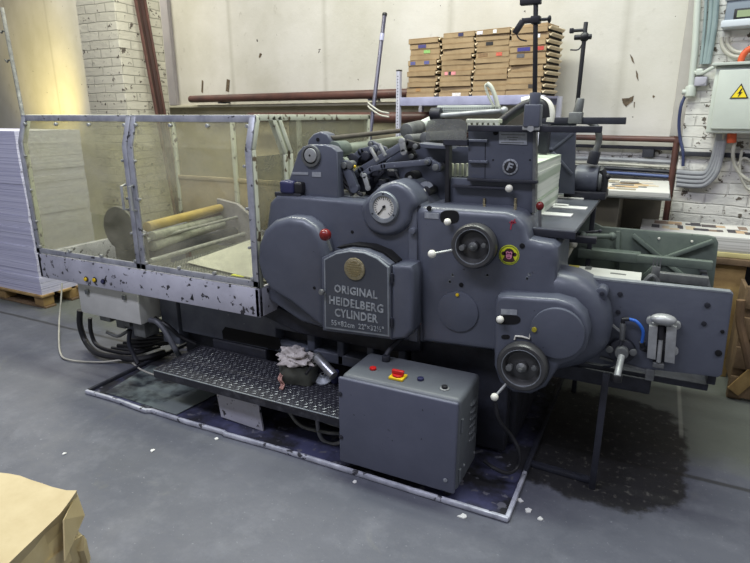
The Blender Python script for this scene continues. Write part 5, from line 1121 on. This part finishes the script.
# things on the step
base = PZ(299, 379, sz + .004)
tb = thing('rag_tin', (base.x, base.y, sz + .003), 'grey-green dented tin full of dirty rags on the step platform', 'tin')
b = MB(); t = bmesh.new(); bmesh.ops.create_cone(t, cap_ends=True, segments=32, radius1=.100, radius2=.112, depth=.10)
bmesh.ops.subdivide_edges(t, edges=[e for e in t.edges if abs(e.verts[0].co.z - e.verts[1].co.z) > .05], cuts=4)
for v in t.verts: n_ = noise.noise(v.co * 14 + Vector((3, 1, 7))); v.co += Vector((v.co.x, v.co.y, 0)).normalized() * n_ * .03
b.add(t, M=Matrix.Translation((base.x, base.y, sz + .054)) @ Matrix.Diagonal((1.0, .8, 1, 1))); b.build('tin', pm('grimy_tin', (96, 98, 90), (70, 72, 64), scale=12, rough=0.5, metal=.2), tb)
def rag(name, c, r, sc, mat, seed, label, cat='rag', amp=.9, fr=9):
    t = bmesh.new(); bmesh.ops.create_icosphere(t, subdivisions=5, radius=1)
    for v in t.verts:
        d = v.co.normalized(); off = Vector((seed, seed * 2, seed * .7)); k = 1 + amp * (abs(noise.noise(d * 1.7 + off)) * .8 + noise.noise(d * 3.0 + off) * .40 + noise.noise(d * 6 + off) * .06) - .2
        v.co = Vector((d.x * k * r * sc[0], d.y * k * r * sc[1], d.z * k * r * sc[2]))
        if v.co.z < -r * sc[2] * .35: v.co.z = -r * sc[2] * .35
    b = MB(); b.add(t, M=Matrix.Translation(c)); o = b.build(name, mat, None, 80); return tag(o, label, cat)
M_ragw = pm('greasy_white_cloth', (198, 192, 188), (140, 132, 128), scale=18, rough=0.85)
rag('rag', (base.x + .0, base.y - .01, sz + .128), .088, (1.15, .85, .55), M_ragw, 3.1, 'crumpled white rag heaped in the tin')
rag('rag', (base.x - .05, base.y + .03, sz + .125), .042, (1, 1, .7), pm('reddish_cloth', (104, 62, 62), (70, 44, 48), scale=18, rough=0.85), 8.3, 'dark reddish rag at the left rim of the tin')
rag('rag', (base.x + .045, base.y + .03, sz + .12), .038, (1.2, 1, .7), M_cable, 5.7, 'small beige rag behind the white rag in the tin')
b = MB(); pts = [PZ(281, 374, sz + .05), PZ(279, 379, sz + .05), PZ(282, 384, sz + .02), PZ(280, 389, sz + .008)]; b.tube(pts, .007, 6); b.tube([q + Vector((.012, 0, 0)) for q in pts], .005, 6)
tag(b.build('rag_strip', pm('pinkish_cloth', (170, 130, 120), rough=.85)), 'thin pinkish cloth strips hanging down the left side of the tin', 'rag strip')
b = MB(); A = PZ(321, 371, sz + .05); B = PZ(331, 384, sz + .03) ; B.z = A.z; Ax = PY(317, 357, 2.27); Bx = PY(334, 376, 2.22)
b.cyl(Ax, Bx, .025, seg=24, bev=.004); cn_ = thing('spray_can', (Bx.x, Bx.y, sz), 'silver cylindrical tube leaning beside the rag tin on the step', 'tube'); b.build('tube_body', pm('crinkled_silver', (196, 198, 200), (140, 142, 148), scale=30, rough=0.3, metal=.8), cn_)
cn_.name = 'metal_tube'
b = MB(); d = (Ax - Bx).normalized(); b.cyl(Ax, Ax + d * .008, .0255, seg=24, bev=.003); b.build('tube_cap', M_steeld, cn_)
p = PZ(324, 381, sz + .004); sp = thing('cable_spool', (p.x, p.y, sz + .003), 'small pale plastic spool lying on the step beside the control cabinet', 'spool')
b = MB(); b.lathe([(0, .036), (.014, .036), (.016, .022), (.036, .014), (.046, .006), (.046, 0), (0, 0)], (p.x, p.y, sz + .016), (0, -.35, 1), 32); b.build('flange', pm('pale_spool_plastic', (176, 182, 190), rough=.4), sp)
b = MB(); b.lathe([(0, .0372), (.009, .0372)], (p.x, p.y, sz + .016), (0, -.35, 1), 20); b.build('core_hole', M_hole, sp)
q = PZ(334, 384, sz + .004); b = MB(); b.cyl((q.x - .004, q.y + .02, sz + .004), (q.x - .004, q.y + .02, sz + .07), .022, seg=24, bev=.004); tag(b.build('plastic_cup', M_bluep), 'small blue-violet plastic cup against the left side of the control cabinet', 'cup')
b = MB(); b.cyl(PZ(306, 374, sz + .13), PZ(311, 367, sz + .14), .008, seg=10); tag(b.build('brush_handle', M_black), 'black tool handle sticking out of the rags in the tin', 'tool')

# hoses under the press
def hose(pts, r, mat, label, name='hose', cat='hose', grp=None):
    b = MB(); b.tube(pts, r, 10); return tag(b.build(name, mat), label, cat, grp)
P = lambda x, y, Y: PY(x, y, Y)
def PF(x, y, z=.02): return PZ(x, y, z)
hose([P(80, 310, 2.42), P(80, 325, 2.42), P(86, 342, 2.42), PF(97, 353, .05), PF(116, 357, .04), PF(140, 359, .04), PF(165, 352, .05)], .020, M_black, 'thick black hose looping from the terminal box down to the floor')
hose([P(90, 318, 2.45), P(91, 332, 2.45), P(97, 345, 2.45), PF(112, 351, .05), PF(135, 353, .05), PF(160, 346, .06)], .014, M_black, 'second black hose inside the loop of the thick one below the terminal box')
hose([P(150, 320, 2.34), P(157, 322, 2.34), P(165, 331, 2.34), P(173, 345, 2.34), P(177, 352, 2.36), P(183, 362, 2.5)], .017, M_hose, 'grey hose arching out from the right side of the terminal box')
hose([P(155, 318, 2.4), P(168, 326, 2.4), P(180, 336, 2.45), P(196, 344, 2.5)], .013, M_black, 'dark hose running from the terminal box to the step platform')
hose([P(130, 330, 2.4), P(129, 343, 2.4), P(134, 356, 2.4), PF(138, 364, .02)], .014, M_dark, 'short dark hose hanging straight down below the terminal box')
hose([P(107, 332, 2.42), P(118, 336, 2.42), P(128, 331, 2.42)], .012, M_steeld, 'short grey hose curving under the terminal box')
for i in range(5):
    hose([PF(112 + i * 6, 348 - i * 2.5, .05 + .02 * i), PF(135 + i * 4, 350 - i * 4, .06 + .03 * i), PF(158 + i * 5, 345 - i * 3, .07 + .03 * i), PF(190 + i * 5, 340 - i * 2, .08 + .02 * i)], .012 + .002 * (i % 2), M_black, ('lowest', 'second', 'third', 'fourth', 'highest')[i] + ' black cable in the heap under the press behind the terminal box', 'cable', 'cable', 'heaped cables under the press')
hose([P(62, 283, 2.75), P(61, 300, 2.7), P(59, 325, 2.6), PF(60, 352, .012), PF(70, 360, .012), PF(100, 362, .012), PF(122, 360, .03), PF(131, 362, .014), PF(140, 369, .014), PF(152, 374, .014), PF(166, 378, .02)], .006, M_cable, 'thin white cable hanging from the enclosure and trailing on the floor', 'power_cable', 'cable')
hose([P(495, 402, 2.2), P(499, 420, 2.2), P(512, 437, 2.25), P(519, 452, 2.25), P(518, 466, 2.25), P(508, 473, 2.2), P(494, 468, 2.18), P(484, 461, 2.2)], .009, M_black, 'black cable hanging in a curve below the lower handwheel to the control cabinet', 'power_cable', 'cable')
for i, pts in enumerate(([(285, 405), (300, 425), (325, 432), (345, 434)], [(300, 402), (318, 418), (345, 428)], [(316, 410), (320, 436), (332, 444), (348, 440)])):
    hose([P(x, y, 2.16) for x, y in pts], .010, M_steeld if i < 2 else M_grey, ('longest dark', 'upper dark', 'lowest grey')[i] + ' pipe curving under the step platform', 'pipe', 'pipe', 'pipes under the step')

# junk scraps on the floor
random.seed(5)
for i, (x, y, s, lb) in enumerate(((462, 517, 7, 'torn white paper scrap in front of the tray corner'), (520, 501, 6, 'white scrap beside the tray corner'), (528, 511, 6, 'bent white scrap right of the tray corner'), (540, 519, 6, 'forked white scrap, furthest right by the dark patch'),
                                   (216, 439, 5, 'small white scrap in front of the step platform'), (64, 454, 4, 'tiny white scrap on the bare floor at left'), (152, 451, 5, 'beige sliver on the floor near the middle left'), (683, 386, 4, 'tiny white chip on the floor under the end frame'), (354, 482, 4, 'small white chip in front of the tray'))):
    p = PZ(x, y, .001); b = MB(); t = bmesh.new(); n = 7; v = [t.verts.new((p.x + math.cos(2 * PI * k / n) * s * .0026 * random.uniform(.5, 1.3), p.y + math.sin(2 * PI * k / n) * s * .0026 * random.uniform(.4, 1.1), .001)) for k in range(n)]
    f = t.faces.new(v); r = bmesh.ops.extrude_face_region(t, geom=[f]); bmesh.ops.translate(t, verts=[g for g in r['geom'] if isinstance(g, bmesh.types.BMVert)], vec=(.001, .001, .004)); bmesh.ops.recalc_face_normals(t, faces=t.faces); b.add(t)
    tag(b.build('paper_scrap', M_paper), lb, 'scrap')

# kraft paper parcel, bottom left
def crumple(t, amp, seed, fr):
    for v in t.verts:
        o_ = Vector((seed, seed, seed)); n1 = noise.noise(v.co * fr + o_); n2 = noise.noise(v.co * fr * 2.3 + o_ * 2); n3 = abs(noise.noise(v.co * fr * .8 + o_ * 3))
        v.co += v.normal * (n1 * amp + n2 * amp * .5 - n3 * amp)
ka = thing('kraft_parcel', (-1.85, .6, 0), 'crumpled brown kraft paper parcel in the bottom left corner', 'parcel')
def block(pts, z0, z1, amp, seed, name, cuts=6):
    t = bmesh.new(); lo = [t.verts.new((x, y, z0)) for x, y in pts]; hi = [t.verts.new((x, y, z1)) for x, y in pts]; n = len(pts)
    t.faces.new(lo[::-1]); t.faces.new(hi)
    for i in range(n): t.faces.new((lo[i], lo[(i + 1) % n], hi[(i + 1) % n], hi[i]))
    bmesh.ops.recalc_face_normals(t, faces=t.faces)
    bmesh.ops.subdivide_edges(t, edges=t.edges, cuts=cuts, use_grid_fill=True); t.normal_update(); crumple(t, amp, seed, 7.0)
    for v in t.verts: v.co.z = max(v.co.z, 0.002)
    b = MB(); b.add(t); return b.build(name, M_kraft, ka, 14)
k0 = PZ(0, 467, .45); k1 = PZ(78, 489, .45); k2 = PZ(62, 512, .45)
block([(k1.x, k1.y), (k2.x, k2.y), (-1.38, .52), (-2.3, .35), (-2.5, 1.0), (k0.x, k0.y)], .18, .45, .03, 2.0, 'upper_pack')
m1 = PZ(86, 532, .33); block([(m1.x, m1.y), (m1.x + .02, .45), (-2.3, .3), (-2.5, 1.02), (-1.75, 1.0), (-1.5, .93)], .0, .33, .045, 6.0, 'lower_pack')
b = MB(); b.prism([(k1.x - .01, k1.y - .004, .43), (k1.x + .02, k1.y - .01, .36), (k2.x + .05, k2.y - .05, .33), (k2.x + .012, k2.y - .01, .43)], (.002, .004, .002)); b.build('folded_flap', M_kraft, ka)

# paper stack on a pallet at the left
M_stk = stack_mat('sheet_pile_edges', (206, 206, 224), (176, 176, 200), .006)
pc = PZ(40, 296, .12); pz_ = .12
pal = thing('pallet', (pc.x - .5, pc.y + .4, 0), 'wooden pallet on the floor at far left under the tall white paper stack', 'pallet')
for k in range(4): b = MB(); yy = pc.y - .0 + k * .17; b.box(pc.x - 1.2, pc.x + .02, yy, yy + .12, .10, .12, .003); b.build('deck_board', M_wood, pal)
for yy in (pc.y + .02, pc.y + .27, pc.y + .52):
    for xx in (pc.x - .12, pc.x - .65, pc.x - 1.18): b = MB(); b.box(xx, xx + .12, yy, yy + .1, .018, .10, .004); b.build('block', M_wood, pal)
    b = MB(); b.box(pc.x - 1.2, pc.x + .02, yy, yy + .1, .0, .018, .002); b.build('bottom_board', M_woodd, pal)
b = MB(); ht = PY(8, 131, pc.y).z
t = bmesh.new(); lay = 26
random.seed(3)
for k in range(lay):
    z0 = pz_ + (ht - pz_) * k / lay; z1 = pz_ + (ht - pz_) * (k + 1) / lay - .001; jx = random.uniform(-.004, .004); jy = random.uniform(-.004, .004)
    b.box(pc.x - 1.15 + jx, pc.x + jx, pc.y + .02 + jy, pc.y + .60 + jy, z0, z1)
t.free(); tag(b.build('paper_stack', M_stk), 'tall stack of white printing paper at the far left', 'paper stack')

# paper pile in the feeder, printed strips on the feed board, label pile in the delivery end
xp = -.462; a0 = PX(539, 160, xp); a1 = PX(560.5, 160, xp); zl = 1.151
M_fp = stack_mat('green_white_sheet_edges', (222, 226, 214), (178, 190, 170), .03)
b = MB(); 
for k in range(6): z0 = zl + (a0.z - .012 - zl) * k / 6; z1 = zl + (a0.z - .012 - zl) * (k + 1) / 6 - .0005; j = .0015 * math.sin(k * 2.1); b.box(-.62, xp + j, 2.53, a1.y + .02, z0, z1)
tag(b.build('paper_pile', M_fp), 'pale green-white paper pile standing in the feeder behind the slate plate', 'paper pile')
for i, (x, y, wd) in enumerate(((562, 197.5, .24), (548, 205, .20), (570, 208, .16), (550, 214.5, .2), (565, 205, .2))[:4]):
    p = PZ(x, y, zfb + .002); b = MB(); b.box(p.x - wd / 2, p.x + wd / 2, p.y - .04, p.y + .04, zfb + .0005, zfb + .008, .001, M=None)
    o = tag(b.build('paper_strip', M_paper), ('rear white paper strip on the slate feed board', 'middle left white paper strip on the feed board', 'middle right white paper strip on the feed board', 'front white paper strip on the feed board')[i], 'paper strip')
b = MB(); p = PZ(554, 192, zfb + .01); b.box(p.x - .02, p.x + .02, p.y - .05, p.y + .05, zfb + .0005, zfb + .03, .002); tag(b.build('wood_block', M_wood), 'small wooden block on the feed board against the paper pile', 'block')
zl_ = .87; L0 = PZ(570, 264, zl_); L1 = PZ(642, 272.5, zl_)
lp = thing('label_pile', ((L0.x + L1.x) / 2, 2.6, .552), 'pile of printed white sheets with yellow bands inside the delivery end', 'print pile')
b = MB(); b.box(L0.x - .06, L1.x, 2.64, L1.y, .552, zl_, .002); b.build('sheets', stack_mat('print_edges', (214, 214, 206), (180, 180, 172), .01), lp)
def flat(x0, x1, y0, y1, z, mat, name, par): b = MB(); b.box(x0, x1, y0, y1, z, z + .001); return b.build(name, mat, par)
flat(L0.x + .0, L0.x + .05, 2.86, 2.94, zl_, pm('print_gold', (190, 180, 84), rough=.6), 'printed_square', lp)
flat(L0.x + .08, L0.x + .11, 2.88, 2.95, zl_, M_steeld, 'printed_square', lp); flat(L0.x + .12, L0.x + .27, 2.72, 2.745, zl_, pm('print_yellow', (232, 214, 96), rough=.6), 'printed_band', lp)
flat(L0.x + .05, L0.x + .052, 2.66, L1.y - .04, zl_, M_dark, 'printed_line', lp); flat(L0.x + .2, L0.x + .27, 2.85, 2.87, zl_, M_steeld, 'printed_line', lp)

# table with prints behind, prints on a bench at the right
zt_ = 1.15; T0 = PZ(598, 190, zt_); T1 = PZ(670, 195, zt_)
tt = thing('print_stack', ((T0.x + T1.x) / 2, 4.2, .9), 'stack of printed sheets on the low cupboard against the wall behind the feed board', 'print stack')
b = MB(); b.box(T0.x - .3, T1.x, 3.86, 4.6, zt_ - .03, zt_, .002); b.build('sheets', stack_mat('print_edges_b', (208, 206, 200), (150, 146, 140), .01), tt)
b = MB(); b.box(T0.x - .32, T1.x + .01, 3.84, 4.62, zt_ - .045, zt_ - .031, .002); b.build('backing_board', M_steeld, tt)
random.seed(12)
cc_ = [(196, 168, 128), (206, 196, 176), (150, 140, 120), (110, 110, 112), (214, 204, 190)]
for k in range(34):
    x = random.uniform(T0.x - .10, T1.x - .14); y = random.uniform(3.9, 4.45); c_ = random.choice(cc_)
    flat(x, x + random.uniform(.05, .14), y, y + random.uniform(.03, .1), zt_ + .0004 * (k % 7), pm('ptile%d' % cc_.index(c_), c_, rough=.7), 'printed_tile', tt)
b = MB(); b.box(T0.x - .32, PZ(640, 230, .90).x - .14, 3.9, 4.52, .0, zt_ - .046, .004); b.box(T0.x - .32, T1.x - .03, 4.50, 4.70, .0, zt_ - .046, .004); tag(b.build('low_cupboard', pm('beige_cupboard', (120, 114, 98), (100, 96, 84), scale=4, rough=.6)), 'dull beige low cupboard under the print stack behind the press', 'cupboard')
zb_ = .90; R0 = PZ(640, 230, zb_); R1 = PZ(750, 236, zb_); yb0 = R0.y; yb1 = yb0 + .46
bx_ = R0.x
bs = thing('printed_sheet_pile', (bx_ + .6, yb0 + .3, .776), 'wide pile of white sheets printed with small brown pictures on the wooden bench at right', 'print pile')
b = MB(); b.box(bx_, bx_ + 1.05, yb0, yb1, .806, zb_, .002); b.build('sheets', stack_mat('print_edges_c', (206, 204, 198), (160, 158, 150), .008), bs)
b = MB(); b.box(bx_ + .0, bx_ + 1.05, yb0 - .01, yb1 + .01, .776, .805, .002); b.build('yellow_board', pm('yellow_board', (206, 196, 140), (184, 172, 116), scale=8, rough=.7), bs)
random.seed(21)
for k in range(40):
    x = bx_ + .07 + (k % 20) * .047 + random.uniform(-.01, .01); y = yb0 + .10 + (k // 20) * .17 + random.uniform(0, .06); c_ = [(196, 166, 134), (92, 84, 84), (222, 218, 212), (140, 120, 106), (206, 188, 160), (70, 66, 72)][random.randrange(6)]
    flat(x, x + random.uniform(.03, .09), y, y + random.uniform(.05, .13), zb_ + .0003 * (k % 3), pm('pp_%d_%d_%d' % c_, c_, rough=.7), 'printed_picture', bs)
bn = thing('wooden_bench', (bx_ + .6, yb0 + .3, 0), 'timber bench carrying the wide printed sheet pile at the right edge', 'bench')
b = MB(); b.box(bx_ - .12, bx_ + 1.055, yb0 - .04, yb1 + .06, .736, .774, .004); b.build('bench_top', M_woodd, bn)
YLB = yb0; lx = PY(700, 330, YLB).x
b = MB(); b.box(lx, PY(735, 330, YLB).x, YLB, YLB + .05, 0, .734, .006); lab(b.build('front_leg_board', M_wood, bn), 'pale yellow timber leg board')
for x in (bx_ + .0, bx_ + .95): b = MB(); b.box(x, x + .08, yb1 - .08, yb1, 0, .734, .004); b.build('leg', M_woodd, bn)
b = MB(); b.box(bx_ + .0, bx_ + .95, yb1 - .05, yb1 - .02, .1, .75, .004); b.build('back_board', M_dark, bn)
b = MB(); b.prism([(bx_ - .1, yb0 - .02, .776), (bx_ - .015, yb0 - .02, .776), (bx_ - .015, yb0 + .5, .776), (bx_ - .05, yb0 + .5, .776)], (0, 0, .06), .004, 1); tag(b.build('paper_bundle', pm('beige_paper_bundle', (150, 140, 122), (126, 116, 100), scale=9, rough=.8)), 'narrow beige paper bundle beside the printed sheet pile', 'paper bundle')
# crates at the right edge
cr = thing('wooden_crate', (.75, 3.7, 0), 'dark weathered timber crate at the right edge beyond the press end', 'crate')
YK = 3.60
cx0 = PY(738, 340, YK).x
for z in (.02, .2, .38, .56): b = MB(); b.box(cx0, cx0 + .5, YK, YK + .02, z, z + .13, .004); b.build('slat', M_woodd, cr)
for x in (cx0, cx0 + .42): b = MB(); b.box(x, x + .07, YK + .021, YK + .07, 0, .68, .004); b.build('corner_post', M_woodd, cr)
b = MB(); b.bar((cx0 + .02, YK - .012, .06), (cx0 + .4, YK - .012, .66), .02, .07, .003); b.build('diagonal_brace', M_wood, cr)
for x in (cx0 + .02,): b = MB(); b.box(cx0, cx0 + .02, YK + .071, YK + .3, .1, .66, .003); b.build('side_panel', M_woodd, cr)
b = MB(); b.tube([PY(741, 300, 3.56), PY(740, 322, 3.56), PY(745, 345, 3.55), PY(750, 368, 3.55)], .022, 8); tag(b.build('crumpled_wrap', pm('brown_wrap', (112, 88, 62), (82, 64, 48), scale=9, rough=.7)), 'strip of crumpled brown wrap hanging over the crate at the right edge', 'wrap')
